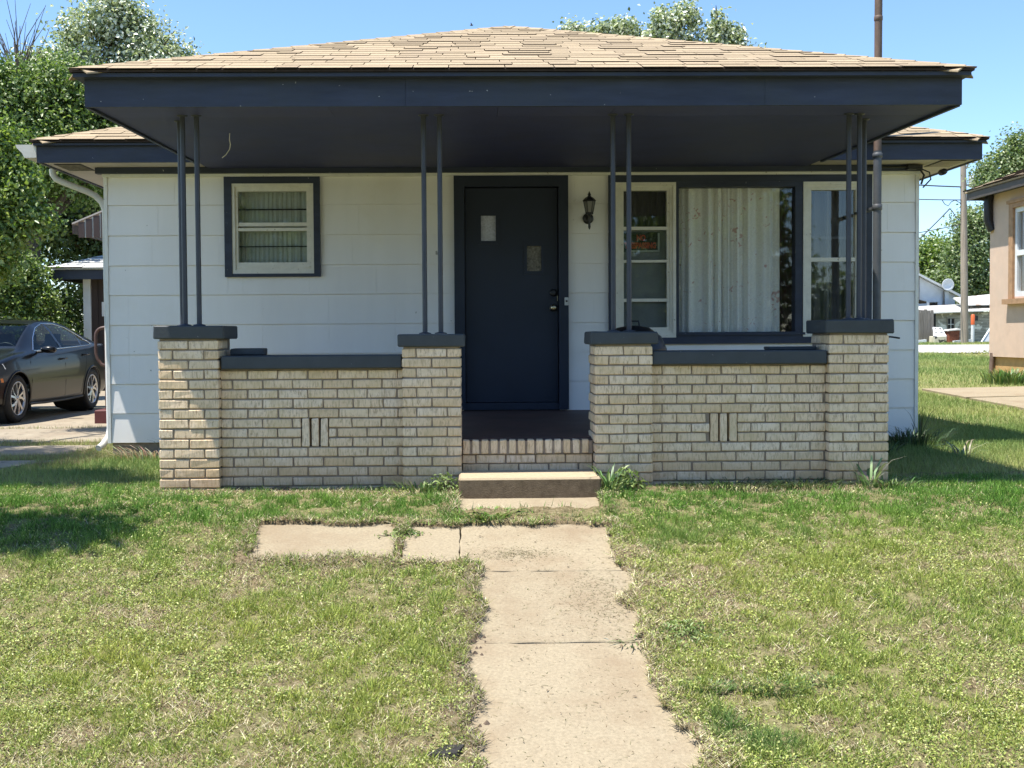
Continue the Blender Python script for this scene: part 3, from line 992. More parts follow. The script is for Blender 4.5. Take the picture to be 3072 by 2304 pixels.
hip_caps(mroof, (HX1 - .04, HY0 + .04, HZ + .005), (HX1 - 2.0, HY0 + 2.0, HZ + .005 + SL * 1.97), 'shingle')
for xa, xb in ((-3.897, -2.476), (3.195, 4.659)):
    MB().box(xa, xb, 10.0, 10.024, 3.402, 3.548).build('fascia_board', 'dark', mroof)
    MB().box(xa - (.015 if xa < 0 else 0), xb + (.015 if xa > 0 else 0), 9.955, 9.998, 3.549, 3.571).build('crown_strip', 'dark', mroof)
    a, b = (xa, xa + .024) if xa < 0 else (xb - .024, xb)
    MB().box(a, b, 10.025, 19.4, 3.402, 3.571).build('fascia_board', 'dark', mroof)
MB().box(-3.872, XL - .062, 10.026, 19.4, 3.413, 3.423).box(XL - .0615, -2.48, 10.026, YF - .08, 3.4135, 3.423).build('eave_soffit', 'soffitw', mroof)
MB().box(XR + .02, 4.634, 10.026, 19.4, 3.413, 3.423).box(3.20, XR + .019, 10.026, YF - .08, 3.4135, 3.423).build('eave_soffit', 'soffitw', mroof)
for x0, x1, y0 in ((-3.80, -3.56, 10.14), (4.33, 4.56, 10.10)):
    v = MB().ring(x0, x1, 0, 0, 0, 0, 0, 0, 0, 0) if False else MB()
    v.box(x0, x1, y0, y0 + .4, 3.4065, 3.4125)
    vent = v.build('soffit_vent', 'black', mroof)
    for k in range(7):
        MB().box(x0 + .01, x1 - .01, y0 + .02 + k * .054, y0 + .042 + k * .054, 3.402, 3.406).build('louvre', 'greywood' if x0 < 0 else 'soffitw', vent)

# gutter along the left eave with its downspout
gut = MB()
prof = [(-3.899, 3.562), (-3.899, 3.445), (-4.005, 3.445), (-4.030, 3.49), (-4.075, 3.535), (-4.085, 3.562), (-4.078, 3.562), (-4.068, 3.537), (-4.024, 3.494), (-4.000, 3.452), (-3.906, 3.452), (-3.906, 3.562)]
n = len(prof)
gut.add([(x, 10.0, z) for x, z in prof] + [(x, 19.4, z) for x, z in prof], [(k, (k + 1) % n, n + (k + 1) % n, n + k) for k in range(n)])
gut.add([(x, 9.994, z) for x, z in prof[:6]], [(0, 1, 2, 3, 4, 5)])
gut.build('gutter', 'metalw', house)
ds = MB().tube([(-4.02, 10.7, 3.45), (-4.02, 10.7, 3.40), (-3.99, 10.7, 3.355), (-3.93, 10.7, 3.325), (-3.70, 10.7, 3.235), (-3.62, 10.7, 3.195), (-3.555, 10.7, 3.13), (-3.525, 10.7, 3.05), (-3.515, 10.7, .95), (-3.52, 10.67, .87), (-3.55, 10.58, .80), (-3.57, 10.52, .775)], .031, 10)
ds.build('downspout', 'metalw', house)

# service mast at the right eave
mast = MB().tube([(3.655, 9.885, .74), (3.655, 9.885, 3.46)], .036, 14).build('service_mast', 'mastgrey', house)
MB().tube([(3.655, 9.885, 3.462), (3.66, 9.885, 5.6)], .034, 14).lathe([(.034, 4.62), (.038, 4.625), (.038, 4.66), (.034, 4.665)], (3.657, 9.885, 0), 14).build('upper_mast', 'mastbrown', mast)
MB().lathe([(.037, 0), (.042, .004), (.042, .05), (.037, .054)], (3.655, 9.885, 2.93), 14).box(3.62, 3.69, 9.92, 10.40, 2.945, 2.965).build('strap', 'mastgrey', mast)
MB().lathe([(.037, 0), (.043, .004), (.043, .04), (.037, .044)], (3.655, 9.885, 3.40), 14).build('strap', 'mastgrey', mast)

# cables and junction at the right corner under the eave
jn = MB().cbox(4.10, 4.22, 10.30, 10.37, 3.36, 3.405, .004).tube([(3.75, 10.33, 3.385), (3.95, 10.32, 3.38), (4.1, 10.33, 3.385), (4.22, 10.32, 3.36), (4.27, 10.35, 3.31), (4.255, 10.38, 3.23)], .010, 6)
jn.tube([(4.2, 10.3, 3.37), (4.3, 10.3, 3.33), (4.33, 10.34, 3.27), (4.28, 10.4, 3.2)], .007, 6).build('cable_box', 'black', house)
MB().lathe([(.028, 0), (.03, .02), (.03, .07), (.022, .1)], (4.42, 10.33, 3.33), 12, 'y').build('flood_lamp', 'black', house)

# wall lantern beside the door
lx, ly = 1.103, 10.31
lan = thing('wall_lantern', 'black carriage lantern with frosted glass mounted beside the front door', 'wall lamp', (lx, YF, 2.81))
MB().lathe([(.052, 0), (.052, .010), (.040, .018), (.018, .022)], (lx, YF - .006, 2.925), 18, 'y').build('backplate', 'black', lan)
MB().tube([(lx, YF - .02, 2.925), (lx, YF - .07, 2.905), (lx, ly, 2.92), (lx, ly, 2.955)], .011, 8).tube([(lx, ly, 2.93), (lx, ly + .01, 2.88), (lx, ly + .004, 2.835), (lx, ly, 2.812)], [.012, .010, .013, .004], 8).build('arm', 'black', lan)
MB().lathe([(.020, 0), (.036, .010), (.038, .022), (.034, .026)], (lx, ly, 2.945), 6, smooth=False).build('gallery', 'black', lan)
MB().lathe([(.033, 0), (.052, .098)], (lx, ly, 2.972), 6, smooth=False).build('glass_shade', 'lampglass', lan)
cg = MB()
for k in range(6):
    a = 2 * math.pi * k / 6
    cg.tube([(lx + .034 * math.cos(a), ly + .034 * math.sin(a), 2.970), (lx + .054 * math.cos(a), ly + .054 * math.sin(a), 3.072)], .004, 5)
cg.build('cage', 'black', lan)
MB().lathe([(.054, 0), (.062, .004), (.060, .014), (.040, .036), (.020, .046), (.013, .056), (.017, .066), (.010, .078), (.003, .096)], (lx, ly, 3.070), 6, smooth=False).build('cap', 'black', lan)

# sign hanging inside the left sash
sg = thing('warning_sign', 'dim no trespassing sign with red letters behind the narrow window left of the curtain', 'sign', (1.62, YF + .05, 2.61))
MB().box(1.442, 1.792, YF + .052, YF + .056, 2.610, 2.800).build('board', 'signboard', sg)
MB().box(1.775, 1.792, YF + .049, YF + .0515, 2.630, 2.790).box(1.47, 1.792, YF + .049, YF + .0515, 2.612, 2.628).build('border', 'signedge', sg)


def text(s, size, x, z, y, mat, parent, name, bold=.0, width=None):
    cu = bpy.data.curves.new(name, 'FONT')
    cu.body = s; cu.size = size; cu.align_x = 'CENTER'; cu.offset = bold; cu.extrude = .0008; cu.resolution_u = 3
    t = bpy.data.objects.new(name, cu); COL.objects.link(t)
    bpy.context.view_layer.update()
    me = bpy.data.meshes.new_from_object(t.evaluated_get(bpy.context.evaluated_depsgraph_get()))
    bpy.data.objects.remove(t)
    o = bpy.data.objects.new(name, me); COL.objects.link(o)
    me.materials.clear(); me.materials.append(M[mat])
    place(o, (x, y, z), parent)
    o.rotation_euler = (math.pi / 2, 0, 0)
    if width:
        xs = [v.co.x for v in me.vertices]
        o.scale.x = width / (max(xs) - min(xs))
    return o


text('NO', .075, 1.615, 2.722, YF + .0505, 'signred', sg, 'lettering', .003, .085)
text('TRESPASSING', .075, 1.608, 2.648, YF + .0505, 'signred', sg, 'lettering', .0035, .30)


# ------------------------------------------------------------------ brick piers and porch half walls
def pier(x0, x1, ztop, capx0, capx1, capz, label, phase, sides=(1, 1), zbot=.70):
    t = thing('brick_pier', label, 'pier', ((x0 + x1) / 2, 7.63, .72), 'cream brick piers of the front porch')
    y0, y1 = 7.43, 7.837
    MB().box(x0 + .009, x1 - .009, y0 + .009, y1, .55, ztop).build('mortar', 'mortar', t)
    MB().cbox(capx0, capx1, 7.408, 7.86, ztop, capz, .008, .003).build('cap', 'cap', t)
    k = 0
    z = ztop - .012
    xm = (x0 + x1) / 2
    while z > zbot:
        za = z - .0562
        if (k + phase) % 2 == 0:
            brick(t, x0, xm - .0045, y0, y0 + .092, za, z)
            brick(t, xm + .0045, x1, y0, y0 + .092, za, z)
            if sides[0]: brick(t, x0, x0 + .092, y0 + .101, y0 + .30, za, z, 'x')
            if sides[1]: brick(t, x1 - .092, x1, y0 + .101, y0 + .30, za, z, 'x')
        else:
            brick(t, x0, x0 + .092, y0, y0 + .199, za, z)
            brick(t, x0 + .101, x1 - .101, y0, y0 + .092, za, z)
            brick(t, x1 - .092, x1, y0, y0 + .199, za, z)
            if sides[0]: brick(t, x0, x0 + .092, y0 + .208, y1, za, z, 'x')
            if sides[1]: brick(t, x1 - .092, x1, y0 + .208, y1, za, z, 'x')
        z -= .0667; k += 1
    return t


pier(-2.113, -1.711, 1.815, -2.138, -1.665, 1.905, 'tall brick pier at the driveway end of the porch, sun on its edge', 0, (1, 1))
pier(-.476, -.077, 1.751, -.505, -.051, 1.840, 'brick pier with two posts just left of the front steps', 1, (0, 1))
pier(.828, 1.220, 1.760, .799, 1.257, 1.848, 'brick pier with two posts just right of the front steps, weeds at its foot', 0, (1, 0))
pier(2.425, 2.832, 1.826, 2.395, 2.861, 1.921, 'tall brick pier at the end of the porch near the pink house', 1, (1, 1))


def half_wall(x0, x1, ztop, capz, capx, vent, label, ph):
    t = thing('brick_half_wall', label, 'wall', ((x0 + x1) / 2, 7.6, .72), 'cream brick half walls between the porch piers')
    y0 = 7.50
    m = MB()
    for a in minus((x0, x1, .55, ztop), [vent]):
        m.box(a[0], a[1], y0 + .010, 7.70, a[2], a[3])
    m.build('mortar', 'mortar', t)
    MB().cbox(capx[0], capx[1], 7.452, 7.755, ztop, capz, .008, .002).build('cap', 'cap', t)
    z = ztop - .010; k = 0
    while z > .69:
        za = z - .0558
        x = x0 - ((k + ph) % 2) * .101 - .02
        while x < x1:
            a, b = max(x, x0), min(x + .194, x1)
            x += .2035 * RND.uniform(.985, 1.015)
            for q in minus((a, b, za, z), [(vent[0], vent[1], vent[2] - .02, vent[3] + .02)] if vent[2] < z - .02 and vent[3] > za + .02 else []):
                if q[1] - q[0] > .022: brick(t, q[0], q[1], y0, y0 + .09, za, z)
        z -= .0663; k += 1
    wv = vent[1] - vent[0]
    v = MB().box(vent[0], vent[1], y0 + .095, y0 + .10, vent[2], vent[3]).build('vent', 'black', t)
    for j in range(3):
        c = vent[0] + wv * (j + .5) / 3
        MB().cbox(c - wv / 6 + .0075, c + wv / 6 - .0075, y0 - .001, y0 + .09, vent[2] + .002, vent[3] - .002, .004, .002).build('upright_brick', 'brick', v)


zt = 1.607
half_wall(-1.711, -.476, zt, 1.700, (-1.70, -.478), (-1.172, -.980, zt - .010 - 5 * .0663 + .005 - .194, zt - .010 - 5 * .0663 + .005), 'porch half wall nearer the driveway, with a three-slot vent', 0)
zt = 1.620
half_wall(1.220, 2.425, zt, 1.713, (1.222, 2.420), (1.622, 1.818, zt - .010 - 5 * .0663 + .005 - .194, zt - .010 - 5 * .0663 + .005), 'porch half wall under the picture window, with a three-slot vent', 1)

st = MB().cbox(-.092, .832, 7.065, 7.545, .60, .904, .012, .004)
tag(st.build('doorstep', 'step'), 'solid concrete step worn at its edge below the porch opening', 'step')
MB().cbox(-1.668, -1.436, 7.60, 7.74, 1.7005, 1.748, .006, .002).build('loose_slab', 'cap', label='dark slab lying on the half wall beside the sunlit pier', cat='slab', group='dark slabs on the porch half walls')
o = MB().cbox(2.06, 2.40, 7.62, 7.75, 1.7135, 1.738, .006, .002).build('loose_slab', 'cap', label='thin dark slab lying on the half wall under the picture window', cat='slab', group='dark slabs on the porch half walls')

# kettle grill behind the pier
gr = thing('kettle_grill', 'black kettle grill standing on the porch behind the brick pier right of the steps', 'grill', (1.20, 8.2, 1.112))
prof_b = [(.02, 0), (.12, .02), (.21, .09), (.25, .19), (.252, .20)]
MB().lathe(prof_b, (1.20, 8.2, 1.49), 24).build('bowl', 'black', gr)
MB().lathe([(.255, 0), (.25, .03), (.21, .12), (.12, .185), (.03, .20)], (1.20, 8.2, 1.693), 24).build('lid', 'black', gr)
MB().tube([(1.16, 8.2, 1.885), (1.17, 8.2, 1.925), (1.24, 8.2, 1.925), (1.25, 8.2, 1.882)], .008, 6).build('handle', 'black', gr)
for k in range(3):
    a = 2 * math.pi * k / 3 + .5
    MB().tube([(1.20 + .13 * math.cos(a), 8.2 + .13 * math.sin(a), 1.53), (1.20 + .24 * math.cos(a), 8.2 + .24 * math.sin(a), 1.113)], .011, 6).build('leg', 'black', gr)

MB().tube([(2.822, 7.60, 1.795), (2.90, 7.58, 1.800), (2.96, 7.57, 1.79)], .007, 6).lathe([(.014, 0), (.014, .012)], (2.86, 7.575, 1.797), 8, 'y').build('hook', 'black', label='small black hook sticking out under the cap of the right end pier', cat='hook')
MB().tube([(-1.80, 8.3, 3.362), (-1.803, 8.3, 3.30), (-1.797, 8.3, 3.265), (-1.803, 8.3, 3.23), (-1.83, 8.3, 3.19), (-1.86, 8.3, 3.165)], .003, 5).build('string', 'white', label='pale string curling down from the porch soffit by the corner posts', cat='string')

# ------------------------------------------------------------------ side entrance: awning, stoop, railing
aw = thing('door_awning', 'striped brown and white metal awning over the side door', 'awning', (-4.2, 14.9, 3.1))
MB().hexa([(-5.07, 14.1, 3.265), (-3.47, 14.1, 3.93), (-3.47, 15.9, 3.93), (-5.07, 15.9, 3.265), (-5.07, 14.1, 3.285), (-3.47, 14.1, 3.95), (-3.47, 15.9, 3.95), (-5.07, 15.9, 3.285)]).build('canopy', 'soffitw', aw)
k = 0; x = -4.99
while x < -3.5:
    zt = 3.262 + (x + 5.07) * .415
    wd_ = .075 if k % 2 == 0 else .024
    MB().box(x, x + wd_, 14.105 + .012 * (k % 2), 14.125 + .012 * (k % 2), 3.10 + .1 * max(0, (x + 4.6)), zt).build('slat', 'awnbrown' if k % 2 == 0 else 'metalw', aw)
    x += wd_ - .002; k += 1
MB().box(-5.065, -5.05, 14.1, 15.9, 3.15, 3.26).build('valance', 'awnbrown', aw)
sp = thing('side_stoop', 'dark red painted concrete stoop at the side door', 'stoop', (-4.3, 15.2, .64))
MB().cbox(-5.035, -3.43, 14.7, 16.4, .50, .862, .012, .004).build('lower_step', 'redconc', sp)
MB().cbox(-4.90, -3.43, 15.0, 16.4, .863, 1.24, .012, .004).build('landing', 'redconc', sp)
hr = thing('hand_rail', 'looped brown pipe railing on the red stoop', 'railing', (-4.94, 14.85, .86))
c = [(-4.94 + .11 * math.cos(a) * 1.0 - .0, 14.85, 1.85 + .11 * math.sin(a)) for a in np.linspace(math.pi / 2, math.pi, 6)]
lp = [(-4.55, 14.85, 1.96)] + c + [(-5.05, 14.85, 1.62), (-5.03, 14.85, 1.54), (-4.98, 14.85, 1.47), (-4.90, 14.85, 1.44), (-4.55, 14.85, 1.44)]
MB().tube(lp, .022, 8).build('rail', 'brownpipe', hr)
MB().tube([(-4.915, 14.85, .863), (-4.915, 14.85, 1.93)], .022, 8).build('upright', 'brownpipe', hr)
MB().tube([(-4.55, 14.85, .863), (-4.55, 14.85, 1.96)], .022, 8).build('upright', 'brownpipe', hr)

# ------------------------------------------------------------------ garage
gar = thing('garage', 'brown garage with grey hip roof and white corner board behind the black car', 'garage', (-5.6, 24.4, .62))
GX0, GX1, GY0, GY1, GZ = -9.345, -2.6, 24.3, 31, 3.345
gh = (GX1 - GX0) / 2; gs = .36
vs = [(GX0, GY0, GZ), (GX1, GY0, GZ), (GX1, GY1, GZ), (GX0, GY1, GZ), (GX0 + gh, GY0 + gh, GZ + gs * gh), (GX0 + gh, GY1 - gh + .02, GZ + gs * gh)]
lo = [(p[0], p[1], p[2] - .02) for p in vs]
gro = MB().add(vs + lo, [(0, 1, 4), (1, 2, 5, 4), (2, 3, 5), (3, 0, 4, 5), (6, 10, 7), (7, 10, 11, 8), (8, 11, 9), (9, 11, 10, 6), (0, 6, 7, 1), (1, 7, 8, 2), (2, 8, 9, 3), (3, 9, 6, 0)]).build('roof', 'gshingle', gar)
gc = math.cos(math.atan(gs)); gn = math.sin(math.atan(gs))
shingles(gro, (GX0 + gh, GY0 - .015, GZ), (1, 0, 0), (0, gc, gn), (0, -gn, gc), 10, .20, lambda s: (-(gh - max(0, s) * gc), -(gh - max(0, s) * gc) + 2.2), 'gshingle', limit=90, lr=(.3, .55), th=(.012, .026))
hip_caps(gro, (GX0 + .05, GY0 + .05, GZ), (GX0 + 2.4, GY0 + 2.4, GZ + gs * 2.35), 'gshingle', width=.2, step=.28, length=.4)
MB().box(-9.27, GX1, GY0 + .06, GY0 + .10, 3.11, 3.318).build('fascia', 'dark', gar)
MB().box(-9.27, -9.23, GY0 + .101, GY1, 3.11, 3.318).build('fascia', 'dark', gar)
MB().box(-8.50, -2.9, 24.76, 24.9, .5, 3.3).box(-8.62, -8.50, 24.9, 30.5, .5, 3.3).build('wall', 'garagewall', gar)
MB().box(-8.66, -8.50, 24.70, 24.76, .55, 3.30).build('corner_board', 'whitehouse', gar)
for k in range(12):
    MB().box(-8.49 + k * .16, -8.35 + k * .16, 24.745, 24.759, .6, 3.2).build('board', 'garagewall', gar)
MB().box(-8.26, -7.7, 24.725, 24.744, 2.30, 2.62).build('white_panel', 'whitehouse', gar)

# ------------------------------------------------------------------ car
car = thing('parked_car', 'black four-door sedan parked on the driveway beside the house', 'car', (-6.97, 16.3, .69))
CF = Vector((-.026, -.9997, 0)); CLFT = Vector((.9997, -.026, 0)); C0 = Vector((-6.97, 16.3, .69))


def cw(x, y, z):
    return C0 + CF * x + CLFT * y + Vector((0, 0, z))


def itp(x, xs, ys):
    return float(np.interp(x, xs, ys))


TOPX = [-2.40, -2.36, -2.25, -1.95, -1.55, -1.1, -.7, -.3, .0, .25, .55, .85, 1.02, 1.3, 1.7, 2.0, 2.16, 2.24]
TOPZ = [.72, .93, 1.05, 1.075, 1.20, 1.345, 1.405, 1.415, 1.40, 1.355, 1.23, 1.075, .985, .94, .87, .78, .68, .50]
BELX = [-2.40, -2.2, -1.6, -.8, 0, .8, 1.3, 2.0, 2.24]
BELZ = [.70, 1.02, 1.02, .985, .95, .925, .90, .76, .49]
WX = [-2.40, -2.3, -2.0, -1.4, 0, 1.0, 1.5, 1.9, 2.1, 2.24]
WW = [.66, .78, .865, .895, .90, .90, .89, .84, .74, .50]
RFX = [-2.4, -1.9, -1.3, -.4, .1, .7, 1.05, 2.24]
RFW = [.60, .66, .58, .57, .57, .66, .72, .42]
KZ0X = [-2.40, -2.1, -1.6, 1.6, 2.1, 2.24]
KZ0 = [.42, .26, .20, .20, .24, .36]


def smooth(xs, ys, x):
    return sum(itp(x + d, xs, ys) for d in (-.08, -.04, 0, .04, .08)) / 5


def section(x, nt):
    w_, zt, zb, rw, z0 = smooth(WX, WW, x), smooth(TOPX, TOPZ, x), smooth(BELX, BELZ, x), smooth(RFX, RFW, x), smooth(KZ0X, KZ0, x)
    zb = min(zb, zt - .012)
    gh_ = zt - zb
    rw = min(rw, w_ - .08)
    P_ = [(w_ - .10, z0), (w_ - .03, z0 + .06), (w_ - .004, z0 + (zb - z0) * .40), (w_, z0 + (zb - z0) * .60), (w_ - .012, z0 + (zb - z0) * .80), (w_ - .05, zb)]
    P_ += [(w_ - .05 + (rw - w_ + .05) * .5, zb + gh_ * .52), (rw + .02, zb + gh_ * .86), (rw - .06, zb + gh_ * .96), (rw * .45, zt - .004), (0, zt)]
    ts = np.linspace(0, len(P_) - 1, nt)
    out = []
    for t in ts:
        i = min(int(t), len(P_) - 2); f = t - i
        p0 = P_[max(i - 1, 0)]; p1 = P_[i]; p2 = P_[i + 1]; p3 = P_[min(i + 2, len(P_) - 1)]
        h = lambda k: .5 * (2 * p1[k] + (p2[k] - p0[k]) * f + (2 * p0[k] - 5 * p1[k] + 4 * p2[k] - p3[k]) * f * f + (-p0[k] + 3 * p1[k] - 3 * p2[k] + p3[k]) * f ** 3)
        out.append((h(0), h(1), t))
    return out


NS, NT = 190, 61
sx_ = np.linspace(-2.395, 2.235, NS)
secs = [section(x, NT) for x in sx_]


def side_y(x, z):
    s_ = section(x, 90)
    for a, b in zip(s_, s_[1:]):
        if a[1] <= z <= b[1]:
            return a[0] + (b[0] - a[0]) * (z - a[1]) / max(1e-6, b[1] - a[1])
    return s_[0][0]


def inpoly(x, y, poly):
    c_ = False
    for (x0, y0), (x1, y1) in zip(poly, poly[1:] + poly[:1]):
        if (y0 > y) != (y1 > y) and x < (x1 - x0) * (y - y0) / (y1 - y0) + x0:
            c_ = not c_
    return c_


FWIN = [(.70, .965), (.47, 1.13), (.20, 1.27), (-.08, 1.335), (-.14, 1.335), (-.19, .985)]
RWIN = [(-.26, .988), (-.22, 1.34), (-.55, 1.335), (-.85, 1.285), (-1.05, 1.215), (-.98, 1.01)]
QWIN = [(-1.04, 1.012), (-1.10, 1.20), (-1.30, 1.115), (-1.45, 1.035)]
FDOOR = [(.95, .28), (.95, .80), (.86, .99), (.40, 1.22), (.0, 1.37), (-.20, 1.375), (-.24, .28)]
RDOOR = [(-.25, .28), (-.22, 1.375), (-.7, 1.35), (-1.10, 1.22), (-1.12, .95), (-1.08, .72), (-.98, .50), (-.86, .28)]
groups = {}
for i in range(NS - 1):
    xm = (sx_[i] + sx_[i + 1]) / 2
    for j in range(NT - 1):
        y_, z_, t_ = [(secs[i][j][k] + secs[i + 1][j + 1][k]) / 2 for k in range(3)]
        if y_ > .42 and any((xm - wx) ** 2 + (z_ - .33) ** 2 < .362 ** 2 for wx in (1.35, -1.35)) and t_ < 5:
            continue
        side = t_ < 8.2
        key = 'body'
        if side and inpoly(xm, z_, FWIN): key = 'front_window'
        elif side and inpoly(xm, z_, RWIN): key = 'rear_window'
        elif side and inpoly(xm, z_, QWIN): key = 'quarter_window'
        elif t_ > 7.9 and .22 < xm < .93: key = 'windscreen'
        elif t_ > 7.9 and -1.85 < xm < -1.05: key = 'rear_screen'
        elif t_ < 7.6 and inpoly(xm, z_, FDOOR): key = 'front_door'
        elif t_ < 7.6 and inpoly(xm, z_, RDOOR): key = 'rear_door'
        for sgn in (1, -1):
            k2 = key if sgn > 0 or key not in ('front_window', 'rear_window', 'quarter_window', 'front_door', 'rear_door') else key + '_far'
            off = .004 if 'window' in key or 'screen' in key else 0
            groups.setdefault(k2, []).append((sgn, i, j, off))
for key, L in groups.items():
    m = MB(); idx = {}; vs = []; fs = []
    for sgn, i, j, off in L:
        q = []
        for a, b in ((i, j), (i + 1, j), (i + 1, j + 1), (i, j + 1)):
            kk = (sgn, a, b)
            if kk not in idx:
                idx[kk] = len(vs)
                yy, zz, _ = secs[a][b]
                vs.append(cw(sx_[a], sgn * max(0, yy - off), zz))
            q.append(idx[kk])
        fs.append(tuple(q if sgn > 0 else q[::-1]))
    m.add(vs, fs, True)
    name = {'front_window_far': 'front_window', 'rear_window_far': 'rear_window', 'quarter_window_far': 'quarter_window', 'front_door_far': 'front_door', 'rear_door_far': 'rear_door'}.get(key, key)
    m.build(name, 'carglass' if 'window' in key or 'screen' in key else 'car', car)
for sgn in (1, -1):
    def pl(pts, r, off=0.0, n=6):
        return [cw(x_, sgn * (side_y(x_, z_) + off), z_) for x_, z_ in pts]
    seam = MB()
    for pts in ([(.95, .30), (.95, .55), (.95, .80), (.90, .92)], [(-.245, .28), (-.245, .5), (-.24, .75), (-.225, .97)],
                [(-1.10, .97), (-1.115, .9), (-1.08, .75), (-1.02, .62), (-.95, .48), (-.88, .30)], [(.95, .285), (.4, .27), (-.3, .27), (-.88, .285)]):
        seam.tube(pl(pts, 0), .0045, 4)
    seam.build('door_seam', 'black', car)
    MB().tube(pl([(.74, .955), (.45, .968), (-.2, .984), (-.8, 1.002), (-1.3, 1.02), (-1.46, 1.035)], 0, .004), .0075, 5).tube(pl([(.74, .965), (.48, 1.14), (.2, 1.283), (-.1, 1.348), (-.5, 1.348), (-.87, 1.297), (-1.1, 1.212), (-1.32, 1.118), (-1.46, 1.035)], 0, .004), .0075, 5).build('window_trim', 'chrome', car)
    for hx, hz in ((-.08, .83), (-.98, .875)):
        a, b = cw(hx, sgn * (side_y(hx, hz) + .03), hz), cw(hx - .17, sgn * (side_y(hx - .17, hz) + .03), hz + .006)
        MB().tube([cw(hx + .01, sgn * side_y(hx, hz), hz), a, b, cw(hx - .18, sgn * side_y(hx - .18, hz), hz + .006)], .015, 6).build('door_handle', 'car', car)
    mr = MB()
    mx_, mz_ = .62, .975
    y0 = side_y(mx_, .93)
    vs = []
    for yy, sc_ in ((0, .45), (.03, .8), (.10, 1.0), (.17, .92), (.20, .5)):
        for k in range(10):
            a = 2 * math.pi * k / 10
            vs.append(cw(mx_ + .07 * sc_ * math.cos(a) - .02 * yy, sgn * (y0 + .05 + yy), mz_ + .055 * sc_ * math.sin(a)))
    fs = [(r * 10 + k, r * 10 + (k + 1) % 10, (r + 1) * 10 + (k + 1) % 10, (r + 1) * 10 + k) for r in range(4) for k in range(10)] + [tuple(range(10)), tuple(range(40, 50))]
    mr.add(vs, fs, True).tube([cw(mx_ + .03, sgn * (y0 - .01), .935), cw(mx_, sgn * (y0 + .08), .945)], .018, 6).build('wing_mirror', 'car', car)
    MB().tube(pl([(.99, .235), (.4, .215), (-.4, .215), (-.97, .235)], 0, .004), .02, 6).build('sill_trim', 'rimdark', car)
    for wx in (1.35, -1.35):
        yo = .885
        ax = Vector(CLFT) * sgn
        cc = cw(wx, sgn * yo, .325)

        def rot(prof_, n_=28):
            vs_, fs_ = [], []
            for r_, h_ in prof_:
                for k_ in range(n_):
                    a_ = 2 * math.pi * k_ / n_
                    vs_.append(cc + CF * r_ * math.cos(a_) + Vector((0, 0, r_ * math.sin(a_))) + ax * h_)
            for i_ in range(len(prof_) - 1):
                for k_ in range(n_):
                    fs_.append((i_ * n_ + k_, i_ * n_ + (k_ + 1) % n_, (i_ + 1) * n_ + (k_ + 1) % n_, (i_ + 1) * n_ + k_))
            return vs_, fs_
        wh = MB().add(*rot([(.22, -.20), (.30, -.20), (.322, -.17), (.325, -.10), (.322, -.03), (.305, -.004), (.27, .002), (.232, -.006), (.226, -.03)]), True).build('wheel', 'rubber', car)
        MB().add(*rot([(.002, -.055), (.15, -.055), (.224, -.04)]), True).build('rim_well', 'rimdark', wh)
        rimm = MB().add(*rot([(.232, -.03), (.230, -.006), (.218, -.006), (.212, -.035)]), True)
        rimm.add(*rot([(.001, -.008), (.03, -.008), (.042, -.022), (.046, -.05)], 16), True)
        for k in range(5):
            for da, tw in ((-.13, -.16), (.13, .12)):
                a0 = 2 * math.pi * k / 5 + .3 + da * .6
                a1 = a0 + tw * 1.6 + .25
                pts = []
                for f_, hw in ((.035, .017), (.13, .015), (.216, .016)):
                    a_ = a0 + (a1 - a0) * (f_ - .035) / .18
                    dvec = CF * math.cos(a_) + Vector((0, 0, math.sin(a_)))
                    tv = CF * -math.sin(a_) + Vector((0, 0, math.cos(a_)))
                    p_ = cc + dvec * f_
                    pts += [p_ + tv * hw + ax * -.016, p_ - tv * hw + ax * -.012, p_ - tv * hw * 1.0 + ax * -.045, p_ + tv * hw + ax * -.045]
                rimm.add(pts, [(0, 1, 5, 4), (4, 5, 9, 8), (1, 2, 6, 5), (5, 6, 10, 9), (3, 0, 4, 7), (7, 4, 8, 11)])
        rimm.build('rim', 'alloy', wh)
        MB().add(*rot([(.365, -.06), (.37, -.3), (.30, -.55), (.02, -.55)], 24)).build('wheel_well', 'rubber', car)
        arch = [cw(wx + .362 * math.cos(a), sgn * (side_y(wx + .362 * math.cos(a), max(.24, .33 + .362 * math.sin(a))) + .002), .33 + .362 * math.sin(a)) for a in np.linspace(-.2, math.pi + .2, 22)]
        MB().tube(arch, .014, 6).build('arch_lip', 'car', car)
    MB().box(-.1, .1, -.1, .1, 0, .1)
    y1 = side_y(.96, .3)
    MB().hexa([cw(.955, sgn * (y1 - .16), .14), cw(.955, sgn * y1, .14), cw(.94, sgn * y1, .14), cw(.94, sgn * (y1 - .16), .14),
               cw(.985, sgn * (y1 - .16), .36), cw(.985, sgn * y1, .36), cw(.97, sgn * y1, .36), cw(.97, sgn * (y1 - .16), .36)]).build('mud_flap', 'rubber', car)
    q = [(1.74, .555), (1.95, .565), (1.96, .60), (1.76, .61)]
    MB().add([cw(a, sgn * (side_y(a, b) + .006), b) for a, b in q] + [cw(a, sgn * (side_y(a, b) - .01), b) for a, b in q], [(0, 1, 2, 3), (0, 4, 5, 1), (1, 5, 6, 2), (2, 6, 7, 3), (3, 7, 4, 0)]).build('side_marker', 'amber', car)
    q = [(1.66, .73), (2.05, .64), (2.08, .71), (1.70, .80)]
    MB().add([cw(a, sgn * (side_y(a, b) + .008), b) for a, b in q] + [cw(a, sgn * (side_y(a, b) - .03), b) for a, b in q], [(0, 1, 2, 3), (0, 4, 5, 1), (1, 5, 6, 2), (2, 6, 7, 3), (3, 7, 4, 0)]).build('headlight', 'lampclear', car)
